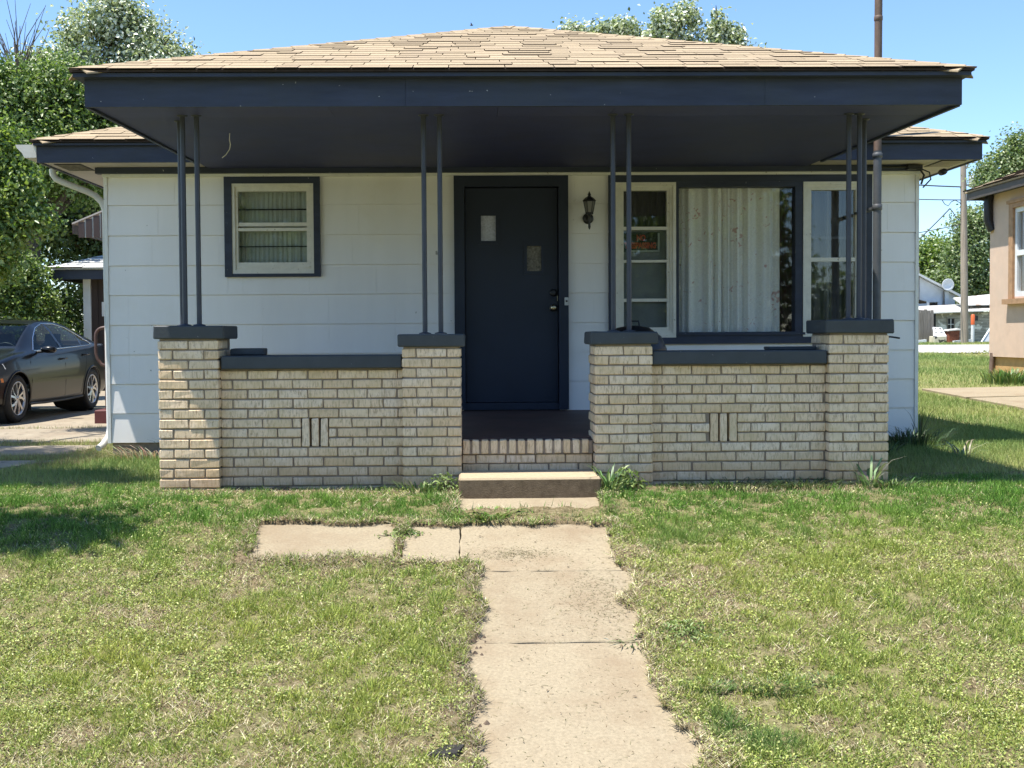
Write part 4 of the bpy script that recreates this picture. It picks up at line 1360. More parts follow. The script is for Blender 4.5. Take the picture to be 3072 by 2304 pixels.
for sx, sy in ((.05, .36), (.05, -.36), (-.85, .36), (-.85, -.36)):
    b_ = MB()
    vs = []
    for xx, zz, hw in ((sx + .0, .45, .24), (sx - .12, .85, .22), (sx - .17, 1.02, .17), (sx - .19, 1.06, .11), (sx - .2, 1.20, .10)):
        vs += [cw(xx, sy - hw, zz), cw(xx, sy + hw, zz), cw(xx - .10, sy + hw, zz), cw(xx - .10, sy - hw, zz)]
    fs = [(r * 4 + k, r * 4 + (k + 1) % 4, r * 4 + 4 + (k + 1) % 4, r * 4 + 4 + k) for r in range(4) for k in range(4)] + [(16, 17, 18, 19)]
    b_.add(vs, fs).build('seat', 'rimdark', car)
MB().hexa([cw(.95, -.78, .5), cw(.95, .78, .5), cw(.62, .78, .5), cw(.62, -.78, .5), cw(.95, -.76, .93), cw(.95, .76, .93), cw(.68, .74, .93), cw(.68, -.74, .93)]).build('dashboard', 'rimdark', car)
MB().tube([cw(.56, .36 + .18 * math.cos(a), .90 + .17 * math.sin(a)) for a in np.linspace(0, 2 * math.pi, 17)], .014, 6).build('steering_wheel', 'rimdark', car)
MB().hexa([cw(-1.9, -.8, .22), cw(1.9, -.8, .22), cw(1.9, .8, .22), cw(-1.9, .8, .22), cw(-1.9, -.8, .30), cw(1.9, -.8, .30), cw(1.9, .8, .30), cw(-1.9, .8, .30)]).build('floor_pan', 'rubber', car)

# ------------------------------------------------------------------ pink house next door
nb = thing('neighbour_house', 'pink stucco house with brown framed window next door', 'house', (13, 18, .9))
NX = 10.42
NW = (18.55, 21.14, 2.46, 4.29)            # window along Y and Z
m = MB()
for y0, y1, z0, z1 in minus((10.0, 22.0, 1.335, 4.58), [(18.75, 20.98, 2.5, 4.2)]):
    m.box(NX, NX + .25, y0, y1, z0, z1)
m.box(NX + .25, 18, 21.75, 22.0, 1.335, 4.58)
m.build('wall', 'stucco', nb)
MB().box(NX + .06, NX + .3, 10, 21.95, .5, 1.333).box(NX + .3, 18, 21.75, 21.95, .5, 1.333).build('foundation', 'ochre', nb)
nw = MB().box(NX - .05, NX + .10, 20.98, 21.14, 2.46, 4.29).box(NX - .05, NX + .10, 18.55, 18.75, 2.46, 4.29).box(NX - .05, NX + .10, 18.75, 20.98, 4.2, 4.29).build('window', 'brownwood', nb)
MB().box(NX - .12, NX + .10, 18.4, 21.25, 2.36, 2.459).build('sill', 'brownwood', nw)
MB().box(NX - .07, NX, 18.5, 21.2, 4.291, 4.35).build('lintel', 'brownwood', nw)
MB().box(NX + .0, NX + .08, 20.90, 20.979, 2.5, 4.199).box(NX + .0, NX + .08, 18.751, 18.83, 2.5, 4.199).box(NX, NX + .08, 18.83, 20.90, 4.11, 4.199).box(NX, NX + .08, 18.83, 20.90, 2.5, 2.6).box(NX - .01, NX + .08, 18.83, 20.90, 3.28, 3.38).build('frame', 'whitehouse', nw)
MB().box(NX + .04, NX + .05, 18.83, 20.90, 2.6, 3.28).build('pane', 'glass', nw)
MB().box(NX + .045, NX + .055, 18.83, 20.90, 3.38, 4.11).build('pane', 'glass', nw)
MB().box(NX + .26, NX + .28, 18.6, 21.2, 2.4, 4.3).build('blind', 'dim', nw)
NE, NZ, ns = 10.06, 4.68, .40
cn, sn2 = math.cos(math.atan(ns)), math.sin(math.atan(ns))
vs = [(NE, 22.4, NZ), (NE, 9.8, NZ), (NE + 4, 13.8, NZ + ns * 4), (NE + 4, 18.4, NZ + ns * 4), (NE + 8, 22.4, NZ), (NE + 8, 9.8, NZ)]
lo = [(p[0], p[1], p[2] - .03) for p in vs]
nr = MB().add(vs + lo, [(0, 1, 2, 3), (0, 3, 4), (1, 5, 2), (2, 5, 4, 3), (6, 9, 8, 7), (6, 10, 9), (7, 8, 11), (8, 9, 10, 11), (0, 6, 7, 1), (0, 4, 10, 6), (1, 7, 11, 5), (4, 5, 11, 10)]).build('roof', 'shingle', nb)
shingles(nr, (NE - .015, 22.4, NZ), (0, -1, 0), (cn, 0, sn2), (-sn2, 0, cn), 18, .16, lambda s: (max(0, s) * cn, 4.2 + .0 * s), 'shingle', limit=200, lr=(.3, .6), th=(.010, .022))
hip_caps(nr, (NE + .05, 22.35, NZ), (NE + 2.6, 19.8, NZ + ns * 2.55), 'shingle', width=.18, step=.25, length=.36)
MB().box(NE + .03, NE + .07, 9.9, 22.33, 4.50, 4.648).build('fascia', 'brownfascia', nb)
MB().box(NE + .071, NE + 8, 22.29, 22.33, 4.50, 4.648).build('fascia', 'brownfascia', nb)
MB().box(NE + .075, NX, 9.9, 22.28, 4.56, 4.60).build('eave_soffit', 'dark', nb)
MB().tube([(NX - .05, 21.92, 4.56), (NX - .08, 21.93, 4.40), (NX - .07, 21.93, 4.05), (NX + .0, 21.9, 3.85)], .09, 8).build('downspout', 'black', nb)
MB().tube([(NX + .02, 21.9, 1.40), (NX - .0, 21.88, 1.25), (NX - .01, 21.88, 1.05), (NX - .06, 21.86, .93)], .05, 8).build('drain_pipe', 'mastbrown', nb)

# ------------------------------------------------------------------ alley: pole, wires, old sheds, fence, junk
pz = g(24.75, 55)
pole = thing('utility_pole', 'weathered wooden utility pole carrying a grey transformer', 'utility pole', (24.75, 55, pz))
MB().tube([(24.80, 55, pz - .2), (24.72, 55, 6.8), (24.64, 55, 11.3)], [.19, .16, .13], 12).build('shaft', 'pole', pole)
MB().lathe([(.10, 0), (.17, .04), (.17, .55), (.14, .60), (.05, .62)], (25.10, 54.95, 9.06), 14).build('transformer', 'galv', pole)
MB().box(24.6, 25.1, 54.9, 55.0, 9.15, 9.22).tube([(24.78, 54.9, 10.0), (24.95, 54.9, 10.5), (25.0, 54.9, 10.65)], .04, 6).build('bracket', 'greywood', pole)
MB().tube([(25.02, 54.95, 9.54), (25.0, 54.95, 9.85)], .035, 6).tube([(25.28, 54.95, 9.2), (25.4, 54.95, 9.25), (25.45, 54.95, 9.1)], .03, 6).build('bushing', 'greywood', pole)


def wire(a, b, sag, r, label, kinks=None, n=16):
    a, b = Vector(a), Vector(b)
    pts = [a.lerp(b, k / n) - Vector((0, 0, sag * 4 * (k / n) * (1 - k / n))) for k in range(n + 1)]
    MB().tube(pts, r, 5).build('power_line', 'wire', label=label, cat='wire', group='overhead wires at the utility pole')


wire((14.0, 53, 9.75), (24.68, 55, 9.1), .15, .034, 'thick twisted wire reaching the pole at the height of the transformer')
wire((14.0, 52, 8.62), (24.68, 55, 8.45), .12, .025, 'level wire reaching the pole below the transformer from behind the house')
wire((17.0, 50, 3.4), (24.0, 55, 8.02), .25, .028, 'wire rising steeply from behind the house towards the pole')
MB().tube([(24.0, 55, 8.02), (24.15, 55, 7.85), (24.3, 55, 7.6), (24.45, 55, 7.45), (24.68, 55, 7.5)], .022, 5).build('wire_tail', 'wire', label='slack loop where the steep wire meets the pole', cat='wire')
MB().tube([(23.6, 54.97, 8.44), (23.72, 54.97, 8.25), (23.9, 54.97, 8.15), (24.05, 54.97, 8.35), (24.25, 54.97, 8.44), (24.5, 54.97, 8.3), (24.7, 54.97, 8.0)], .020, 5).build('wire_loop', 'wire', label='drooping wire loop left of the pole below the transformer', cat='wire')
wire((16, 56, 5.9), (24.68, 55, 7.25), .1, .022, 'lowest wire slanting up to the pole above the far treetops')
wire((24.68, 55, 10.75), (44, 47, 9.9), .5, .020, 'upper wire running from the pole over the pink house')
wire((24.68, 55, 10.35), (44, 47, 9.3), .5, .020, 'second wire running from the pole over the pink house')

wh = thing('white_house', 'white gabled clapboard house beyond the alley', 'house', (24.6, 68, 1.3))
vs = [(20.5, 65, 1.0), (28.71, 65, 1.0), (28.71, 65, 3.99), (24.6, 65, 6.12), (20.5, 65, 3.99)]
bk = [(p[0], 74, p[2]) for p in vs]
MB().add(vs + bk, [(0, 1, 2, 3, 4), (5, 9, 8, 7, 6), (0, 5, 6, 1), (1, 6, 7, 2), (0, 4, 9, 5)]).build('wall', 'whitehouse', wh)
MB().hexa([(24.6, 64.7, 6.14), (28.95, 64.7, 3.88), (28.95, 74.2, 3.88), (24.6, 74.2, 6.14), (24.6, 64.7, 6.26), (29.0, 64.7, 4.0), (29.0, 74.2, 4.0), (24.6, 74.2, 6.26)]).build('roof', 'galv', wh)
MB().hexa([(20.2, 64.7, 3.86), (24.59, 64.7, 6.14), (24.59, 74.2, 6.14), (20.2, 74.2, 3.86), (20.2, 64.7, 3.98), (24.59, 64.7, 6.26), (24.59, 74.2, 6.26), (20.2, 74.2, 3.98)]).build('roof', 'galv', wh)
ww = MB().ring(27.0, 27.9, 2.95, 3.72, 27.14, 27.64, 3.05, 3.60, 64.9, 64.98).build('window', 'whitehouse', wh)
MB().box(27.14, 27.64, 64.93, 64.95, 3.05, 3.60).build('pane', 'glass', ww)
MB().box(27.14, 27.64, 64.96, 64.97, 3.05, 3.60).build('blind', 'black', ww)
MB().box(28.05, 28.3, 64.88, 64.99, 1.6, 4.25).build('pilaster', 'whitehouse', wh)
MB().tube([(27.98, 64.9, 1.7), (27.98, 64.9, 4.3)], .04, 6).build('downspout', 'greywood', wh)
MB().tube([(26.5, 64.9, 3.7), (26.5, 64.9, 5.7)], .04, 6).build('vent_pipe', 'greywood', wh)
dsh = thing('satellite_dish', 'pale satellite dish on the white house roof', 'satellite dish', (28.0, 64.6, 4.3))
MB().lathe([(.02, 0), (.2, .05), (.36, .16), (.35, .17), (.2, .07), (.02, .02)], (28.05, 64.6, 4.62), 16, 'y').build('reflector', 'whitehouse', dsh)
MB().tube([(28.05, 64.7, 4.60), (27.95, 64.75, 4.32)], .03, 6).build('mount', 'galv', dsh)

sh2 = thing('small_shed', 'small dark roofed shed between the fence and the white house', 'shed', (23.5, 61, 1.3))
MB().box(21.8, 24.6, 60.5, 63, 1.0, 3.45).build('wall', 'greywood', sh2)
MB().hexa([(21.6, 60.2, 4.3), (25.0, 60.2, 3.42), (25.0, 63.3, 3.42), (21.6, 63.3, 4.3), (21.6, 60.2, 4.42), (25.0, 60.2, 3.52), (25.0, 63.3, 3.52), (21.6, 63.3, 4.42)]).build('roof', 'roofdark', sh2)
MB().box(22.6, 24.4, 60.43, 60.49, 3.05, 3.3).build('trim', 'whitehouse', sh2)

shd = thing('old_shed', 'long dilapidated shed with peeling boards and rusty tin roof', 'shed', (28.5, 61, 1.3))
for k in range(11):
    z0 = 1.2 + k * .155
    for a in minus((25.45, 31, z0, z0 + .148), [(26.05, 26.47, 1.9, 2.6)]):
        MB().hexa([(a[0], 59.97 + RND.uniform(-.01, .01), a[2]), (a[1], 59.97, a[2]), (a[1], 60.02, a[2]), (a[0], 60.02, a[2]), (a[0], 59.99, a[3]), (a[1], 59.99, a[3]), (a[1], 60.02, a[3]), (a[0], 60.02, a[3])]).build('board', 'shedwood', shd)
MB().box(25.4, 31, 60.03, 63.5, 1.0, 2.93).build('wall', 'black', shd)
MB().hexa([(25.1, 59.55, 2.84), (31.3, 59.55, 3.06), (31.3, 63.6, 3.50), (25.1, 63.6, 3.25), (25.1, 59.55, 2.90), (31.3, 59.55, 3.12), (31.3, 63.6, 3.56), (25.1, 63.6, 3.31)]).build('roof', 'tin', shd)
MB().hexa([(27.2, 60.6, 3.28), (31.3, 60.6, 3.35), (31.3, 63.4, 4.05), (27.9, 63.4, 3.75), (27.2, 60.6, 3.32), (31.3, 60.6, 3.42), (31.3, 63.4, 4.12), (27.9, 63.4, 3.82)]).build('roof_sheet', 'tin', shd)
shw = MB().ring(26.05, 26.47, 1.9, 2.6, 26.09, 26.43, 1.94, 2.56, 59.93, 59.99).build('window', 'greywood', shd)
MB().box(26.245, 26.275, 59.94, 59.985, 1.94, 2.56).box(26.09, 26.245, 59.942, 59.983, 2.24, 2.27).box(26.275, 26.43, 59.942, 59.983, 2.24, 2.27).build('glazing_bar', 'galv', shw)
for a, b in ((27.55, 27.75), (28.45, 28.65)):
    MB().box(a, b, 59.93, 59.965, 2.45, 2.72).build('opening', 'black', shd)

fe = thing('board_fence', 'grey weathered board fence at the alley', 'fence', (22.8, 57, 1.3))
for k in range(15):
    x0 = 21.5 + k * .172
    zt = 3.0 + RND.uniform(-.03, .03)
    MB().cbox(x0, x0 + .160, 57.0, 57.025, 1.35, zt, .004, .003).build('board', 'greywood', fe)
MB().box(21.4, 24.05, 57.03, 57.1, 1.7, 1.8).box(21.4, 24.05, 57.03, 57.1, 2.6, 2.7).build('rail', 'greywood', fe)

mk = thing('marker_post', 'white marker post with bright orange top beside the pole', 'marker post', (25.68, 56, 1.24))
MB().tube([(25.66, 56, 1.15), (25.665, 56, 2.20)], .085, 12).build('post', 'whitehouse', mk)
MB().tube([(25.665, 56, 2.201), (25.67, 56, 2.68), (25.67, 56, 2.73)], [.098, .098, .06], 12).build('sleeve', 'orange', mk)
sto = thing('discarded_cooker', 'discarded cream cooker with dark burners in front of the board fence end', 'cooker', (23.95, 56, 1.28))
MB().cbox(23.62, 24.28, 55.9, 56.5, 1.20, 1.62, .02).build('body', 'cream', sto)
MB().hexa([(23.66, 55.95, 1.62), (24.30, 55.95, 1.62), (24.30, 56.5, 2.0), (23.80, 56.5, 2.05), (23.66, 56.1, 1.66), (24.30, 56.1, 1.66), (24.30, 56.55, 2.06), (23.84, 56.55, 2.1)]).build('hob', 'whitehouse', sto)
for a, b in ((23.84, 1.78), (24.12, 1.78), (23.92, 1.95), (24.16, 1.95)):
    MB().lathe([(.09, 0), (.09, .03)], (a, 55.98 + (b - 1.62) * 1.45, b), 10, 'y').build('burner', 'black', sto)
ru = thing('rusty_bin', 'rusty metal bin between the cooker and the utility pole', 'bin', (24.75, 56.3, 1.28))
MB().cbox(24.47, 25.05, 56.1, 56.6, 1.22, 1.90, .03, .02).build('body', 'rust', ru)
MB().hexa([(24.42, 56.05, 1.88), (25.1, 56.05, 1.93), (25.1, 56.65, 1.95), (24.42, 56.65, 1.90), (24.44, 56.05, 1.93), (25.08, 56.05, 1.99), (25.08, 56.65, 2.02), (24.44, 56.65, 1.96)]).build('lid', 'tin', ru)
for k, (x, y, w_, a, lb) in enumerate(((24.95, 55.6, .9, .25, 'pale broken board lying at the foot of the utility pole'), (27.2, 57, .8, -.2, 'pale board lying in the grass by the leaning frame'), (22.9, 56, .7, .2, 'white plank end lying in the grass before the fence'))):
    c_, s_ = math.cos(a), math.sin(a)
    z_ = g(x, y)
    MB().hexa([(x - w_ / 2, y - .1, z_ + .02), (x + w_ / 2, y - .1 + .1 * s_, z_ + .06), (x + w_ / 2, y + .12, z_ + .06), (x - w_ / 2, y + .12, z_ + .02), (x - w_ / 2, y - .1, z_ + .12), (x + w_ / 2, y - .1 + .1 * s_, z_ + .20), (x + w_ / 2, y + .12, z_ + .20), (x - w_ / 2, y + .12, z_ + .12)]).build('broken_board', 'whitehouse', label=lb, cat='board', group='pale boards lying about the alley')
lf = thing('leaning_frame', 'white metal frame leaning beside the pink house corner', 'frame', (26.6, 56, 1.28))
MB().tube([(26.12, 56, 1.3), (26.72, 56.3, 2.02), (27.4, 56.3, 2.05), (26.85, 56, 1.3)], .05, 6).build('frame', 'whitehouse', lf)
MB().add([(26.2, 56.02, 1.33), (26.74, 56.28, 1.97), (27.3, 56.28, 1.99), (26.8, 56.02, 1.33), (26.2, 56.04, 1.33), (26.74, 56.3, 1.97), (27.3, 56.3, 1.99), (26.8, 56.04, 1.33)], [(0, 1, 2, 3), (4, 7, 6, 5), (0, 4, 5, 1), (2, 6, 7, 3)]).build('sheet', 'galv', lf)

bird = MB()
bx, by, bz = .035, 30, 10.2
bird.lathe([(.005, -.11), (.035, -.06), (.05, 0), (.04, .06), (.03, .09), (.004, .125)], (bx, by, bz), 8, 'x')
bird.add([(bx - .03, by, bz + .02), (bx + .05, by, bz + .02), (bx - .03, by + .1, bz + .13), (bx - .06, by + .12, bz + .16), (bx + .0, by - .1, bz + .12), (bx - .04, by - .13, bz + .15)], [(0, 1, 2, 3), (1, 0, 5, 4)])
bird.v = [(bx + (p[0] - bx) * .42, by + (p[1] - by) * .42, bz + (p[2] - bz) * .42) for p in bird.v]
bird.build('bird', 'black', label='tiny dark bird flying above the porch roof', cat='bird')


# ------------------------------------------------------------------ trees
def frame_from(nrm):
    a = np.cross(nrm, np.array([.31, .11, .94]) + 0 * nrm)
    a /= np.linalg.norm(a, axis=1)[:, None] + 1e-9
    return a, np.cross(nrm, a)


def leaves(P, size, out, up=.5, rnd=1.0, aspect=1.5, fold=.25):
    """one folded diamond per leaf (two triangles), facing roughly outward and upward"""
    n = len(P)
    nr = RNG.normal(size=(n, 3)) * rnd + out * 1.0 + np.array([0, 0, up])
    nr /= np.linalg.norm(nr, axis=1)[:, None] + 1e-9
    a, b = frame_from(nr)
    th = RNG.random(n) * 2 * np.pi
    u = a * np.cos(th)[:, None] + b * np.sin(th)[:, None]
    v = np.cross(nr, u)
    L = (size * RNG.uniform(.65, 1.25, n))[:, None]
    W = L / aspect
    f = nr * L * fold
    V = np.stack([P - u * L * .5, P + v * W * .5 + f, P + u * L * .5, P - v * W * .5 + f], 1).reshape(-1, 3)
    i = np.arange(n)[:, None] * 4
    F = np.concatenate([i + np.array([[0, 1, 2]]), i + np.array([[0, 2, 3]])], 1).reshape(-1, 3)
    return V, F


def crown(lobes, n, size, mat, parent, clump=.16, per=26, shell=.55, **kw):
    vol = np.array([(l[3] * l[4] * l[5]) ** .45 for l in lobes]); vol /= vol.sum()
    P, O = [], []
    for l, f in zip(lobes, vol):
        k = max(3, int(n * f / per))
        d = RNG.normal(size=(k, 3)); d /= np.linalg.norm(d, axis=1)[:, None]
        d[:, 2] = np.where(d[:, 2] < -.6, -d[:, 2] * .5, d[:, 2])
        rr = RNG.uniform(shell, 1.0, k) ** .8
        rad = 1 + .28 * (vnoise(d[:, 0] * 3 + 7 * l[0], d[:, 1] * 3 + d[:, 2] * 2.3, 5) - .5) * 2
        c = np.array(l[:3]) + d * (rr * rad)[:, None] * np.array(l[3:6])
        cl = np.repeat(c, per, 0) + RNG.normal(size=(k * per, 3)) * clump * RNG.uniform(.6, 1.5, k).repeat(per)[:, None]
        P.append(cl); O.append(np.repeat(d, per, 0))
    P = np.concatenate(P); O = np.concatenate(O)
    V, F = leaves(P, size, O)
    return np_mesh('crown', V, F, mat, parent=parent, **kw)


def tree(name, label, base, lobes, n, size, mat, h0=None, r=.22, group=None, clump=.16, per=26, shell=.55, bark='bark'):
    bx, by = base
    bz = g(bx, by)
    t = thing(name, label, 'tree', (bx, by, bz), group)
    cx = np.mean([l[0] for l in lobes]); cy = np.mean([l[1] for l in lobes]); cz = min(l[2] for l in lobes)
    fork = Vector(((bx * .6 + cx * .4), (by * .6 + cy * .4), bz + (cz - bz) * .75))
    MB().tube([(bx, by, bz - .2), (bx + .05, by, bz + (fork.z - bz) * .5), fork], [r * 1.2, r, r * .8], 9).build('trunk', bark, t)
    lim = MB()
    for l in lobes:
        e = Vector(l[:3]) + Vector((0, 0, l[5] * .6))
        mid = fork.lerp(e, .5) + Vector((RND.uniform(-.3, .3), RND.uniform(-.3, .3), .2))
        lim.tube([fork, mid, e], [r * .55, r * .35, r * .08], 6)
        for k in range(6):
            d = Vector((RND.gauss(0, 1), RND.gauss(0, 1), RND.gauss(.3, .7))).normalized()
            q = mid.lerp(e, RND.random())
            lim.tube([q, q + Vector((d.x * l[3], d.y * l[4], d.z * l[5])) * .5, q + Vector((d.x * l[3], d.y * l[4], d.z * l[5])) * .9], [r * .16, r * .09, r * .03], 4)
    lim.build('limb', bark, t)
    crown(lobes, n, size, mat, t, clump, per, shell)
    return t


# silver-leaved tree behind the house on the left
tree('silver_tree', 'tall tree with whitish leaves rising behind the main roof on the left', (-9.4, 30.5),
     [(-11.0, 30, 8.6, .8, .9, 1.2), (-10.2, 30, 9.6, .8, .9, 1.2), (-9.6, 30, 10.3, .75, .8, .95), (-9.0, 30.4, 9.6, .9, .9, 1.2), (-8.3, 30, 9.0, .8, .9, 1.0), (-7.75, 30, 8.5, .55, .7, .9), (-11.7, 30, 8.6, .7, .8, .9), (-8.9, 30.2, 8.7, .9, .9, .9), (-10.6, 30.2, 8.8, .9, .9, .9), (-9.6, 30, 8.2, 1.7, 1.2, 1.0), (-8.5, 30.2, 7.8, 1.4, 1, .9), (-10.6, 29.6, 7.4, 1.4, 1.2, 1.2), (-9.0, 29.8, 7.0, 1.6, 1.2, 1.0)],
     40000, .12, 'poplar', r=.2, clump=.15, per=30)
GL = 'leafy trees massed left of the house'
tree('bushy_tree', 'dense green tree hanging over the garage and car', (-10.6, 26.0),
     [(-10.6, 25.6, 7.0, 1.1, 1.2, 1.3), (-9.5, 26.0, 7.4, 1.0, 1.1, .9), (-8.6, 26.2, 6.8, .9, 1.2, 1.1), (-10.0, 25.4, 5.9, 1.3, 1.0, 1.0), (-8.9, 25.8, 5.6, 1.1, 1.1, 1.0), (-7.8, 26.4, 5.8, .8, 1.0, .9), (-11.4, 25, 5.4, 1.0, 1, 1.1)],
     60000, .10, 'dense', r=.22, clump=.15, per=40, group=GL)
tree('vine_tree', 'leafy tree with bare pale vines close behind the gutter end', (-9.3, 20.6),
     [(-9.0, 20.6, 5.3, .7, .7, .6), (-8.5, 20.8, 4.7, .5, .6, .5), (-8.9, 20.4, 4.4, .7, .7, .5), (-8.25, 20.6, 3.95, .5, .5, .36), (-8.75, 20.4, 3.6, .6, .6, .36), (-9.0, 20.5, 3.1, .55, .5, .35)],
     17000, .10, 'bright', r=.10, clump=.11, per=30, group=GL, shell=.4)
tree('dark_tree', 'dark shaded tree filling the gap behind the garage roof', (-7.6, 32.5),
     [(-8.5, 32, 5.2, 1.5, 1, 1.6), (-7.0, 32.3, 5.6, 1.6, 1, 1.6), (-6.0, 32.5, 4.2, 1.5, 1, 1.4), (-9.8, 32, 3.8, 1.6, 1, 1.8), (-11.6, 31, 4.2, 1.6, 1, 2.2), (-13.2, 31, 4.5, 1.5, 1, 2.5), (-12.5, 31, 7.2, 1.5, 1, 1.6), (-8.0, 32, 7.2, 1.3, 1, 1.2), (-10.8, 33, 2.4, 2.0, 1, 1.4), (-13, 33, 2.2, 2.0, 1, 1.4), (-11.0, 32.5, 5.9, 1.4, .8, 1.3), (-10.2, 32.5, 6.9, 1.4, .8, 1.2), (-9.2, 32.5, 4.2, 1.5, .8, 1.3), (-11.2, 32.6, 4.3, 1.3, .7, 1.2), (-10.3, 32.6, 4.9, 1.3, .7, 1.2), (-12.0, 32.6, 5.2, 1.3, .7, 1.2), (-8.2, 32.5, 3.6, 1.4, .8, 1.2)],
     62000, .13, 'dark_leaf', r=.2, clump=.26, per=30, group=GL)
tree('shade_bush', 'shaded green bush behind the car windscreen', (-10.8, 23.6),
     [(-11.2, 23.4, 2.4, .9, .7, 1.0), (-10.2, 23.6, 2.2, .8, .7, .9), (-10.6, 23.5, 3.4, .8, .7, .8), (-9.6, 23.9, 2.9, .5, .5, .8)],
     14000, .095, 'dense', r=.08, clump=.11, per=32, group=GL)
tree('bright_bush', 'sunlit bush between the car roof and the white garage corner', (-9.15, 23.9),
     [(-9.3, 23.8, 1.9, .5, .4, .8), (-8.95, 23.9, 1.45, .38, .35, .6), (-9.75, 23.8, 1.5, .5, .4, .7), (-9.25, 23.9, 2.5, .35, .3, .45)],
     6500, .07, 'bright', r=.05, clump=.10, group=GL)

# leafless dead treetop
DX = .75
dt = thing('dead_tree', 'bare dead treetop sticking out above the foliage at the left edge', 'tree', (-12.6 + DX, 29, .65))
b_ = MB().tube([(-12.6 + DX, 29, .5), (-12.5 + DX, 29, 5), (-12.45 + DX, 29, 8.3)], [.16, .12, .07], 7)
b_.build('trunk', 'bark', dt)
b_ = MB()
for k in range(44):
    x0, z0 = -12.47 + DX + RND.uniform(-.1, .1), RND.uniform(7.6, 8.8)
    dx = RND.uniform(-.9, .8); h = RND.uniform(.8, 2.2)
    b_.tube([(x0, 29, z0), (x0 + dx * .4, 29 + RND.uniform(-.2, .2), z0 + h * .5), (x0 + dx, 29 + RND.uniform(-.3, .3), z0 + h)], [.022, .013, .005], 5)
b_.build('branch', 'bark', dt)

# trees behind the roof and beyond the alley
tree('far_tree', 'pale leaved tree whose lobed top shows above the porch roof', (5.5, 36),
     [(3.25, 35, 11.2, .40, .4, .45), (3.75, 35, 11.0, .42, .4, .4), (4.3, 35, 11.25, .5, .5, .42), (4.85, 35, 11.3, .5, .5, .5), (5.55, 35, 10.9, .4, .4, .4), (6.1, 35, 11.35, .5, .5, .75), (6.75, 35, 11.5, .42, .5, .75), (7.3, 35, 10.7, .45, .4, .4), (7.85, 35, 11.2, .4, .4, .75), (8.35, 35, 11.0, .36, .4, .6), (9.1, 35, 10.5, .3, .4, .35), (4.6, 35.5, 10.0, 1.6, 1, .9), (7.0, 35.5, 10.0, 1.9, 1, .9), (6.2, 35.5, 8.5, 3.0, 1.6, 1.4)],
     30000, .13, 'poplar', r=.3, clump=.12, per=30, shell=.5)
GF = 'background trees beyond the alley'
tree('alley_tree', 'bright green tree behind the white gabled house', (31.5, 78),
     [(30.5, 77, 6.5, 1.7, 1.5, 1.6), (32.3, 77, 7.0, 1.6, 1.5, 1.5), (33.8, 77, 6.4, 1.5, 1.5, 1.6), (31.4, 77, 5.0, 2.2, 1.5, 1.6), (34.5, 77, 4.6, 1.8, 1.5, 1.6), (29.2, 77, 5.6, 1.4, 1.5, 1.6)],
     15000, .26, 'bright', r=.25, clump=.38, per=24, group=GF)
tree('alley_tree', 'darker grey-green tree right behind the pole above the old shed', (33.5, 72),
     [(32.6, 71, 8.5, 1.2, 1.2, 1.3), (33.2, 71, 7.6, 1.3, 1.2, 1.6), (31.9, 71, 6.4, 1.1, 1.2, 1.4), (32.4, 71, 5.4, 1.6, 1.2, 1.5), (30.6, 71, 4.6, 1.2, 1.2, 1.3), (33.6, 71, 4.4, 1.4, 1.2, 1.4)],
     16000, .22, 'farleaf', r=.25, clump=.32, per=24, group=GF)
tree('alley_tree', 'leafy tree rising above the pink house roof', (25.5, 48),
     [(22.4, 47.5, 8.4, .6, .8, .7), (23.2, 47.5, 9.0, .9, .8, .8), (24.0, 47.5, 9.7, .9, .8, .8), (24.6, 47.5, 8.6, 1.1, .8, 1.0), (23.2, 47.5, 7.6, 1.0, .8, .8), (25.5, 47.5, 9.5, 1.1, .9, 1.1)],
     13000, .15, 'farleaf', r=.22, clump=.22, per=24, group=GF)
lob = []
for tx, ty, w_ in ((-15, -21, 3.2), (-9.5, -23, 3.0), (-4, -21, 3.2), (2, -23, 3.2), (7.5, -21, 3.0), (10.4, -24, 2.6), (19, -22, 3.0)):
    lob += [(tx + 2.6, ty - 1.5, 2.4, 2.4, 1, 2.6), (tx - 2.6, ty - 1.5, 2.6, 2.4, 1, 2.6), (tx, ty, 4.6, w_, 2.2, 2.4), (tx - 1.2, ty, 3.0, w_ * .7, 1.8, 1.6), (tx + 1.3, ty, 6.2, w_ * .6, 1.8, 1.8), (tx + .4, ty, 1.6, w_, 1.2, 1.5)]
tag(crown(lob, 60000, .34, 'dense', None, .45, 20), 'dense trees across the street seen only as dim reflections in the windows', 'woodland', kind='stuff').name = 'woodland'
# street tree beside the lot, casting the dappled shade on the left lawn and driveway
tree('yard_tree', 'tree beside the lot casting dappled shade on the left lawn', (-7.4, 8.6),
     [(-5.35, 7.9, 6.4, .75, .45, .5), (-5.0, 7.3, 6.9, .6, .35, .4), (-6.2, 8.0, 6.6, .9, .6, .6), (-6.6, 9.7, 6.6, .6, .35, .5), (-7.4, 10.9, 6.8, .8, .4, .5), (-4.45, 5.75, 6.2, .5, .16, .3), (-7.3, 9.0, 7.6, 1.4, 1.4, 1.2), (-6.3, 12.9, 7.0, .7, .35, .4)],
     46000, .10, 'dense', r=.16, clump=.12, per=30, shell=.3, group=GL)


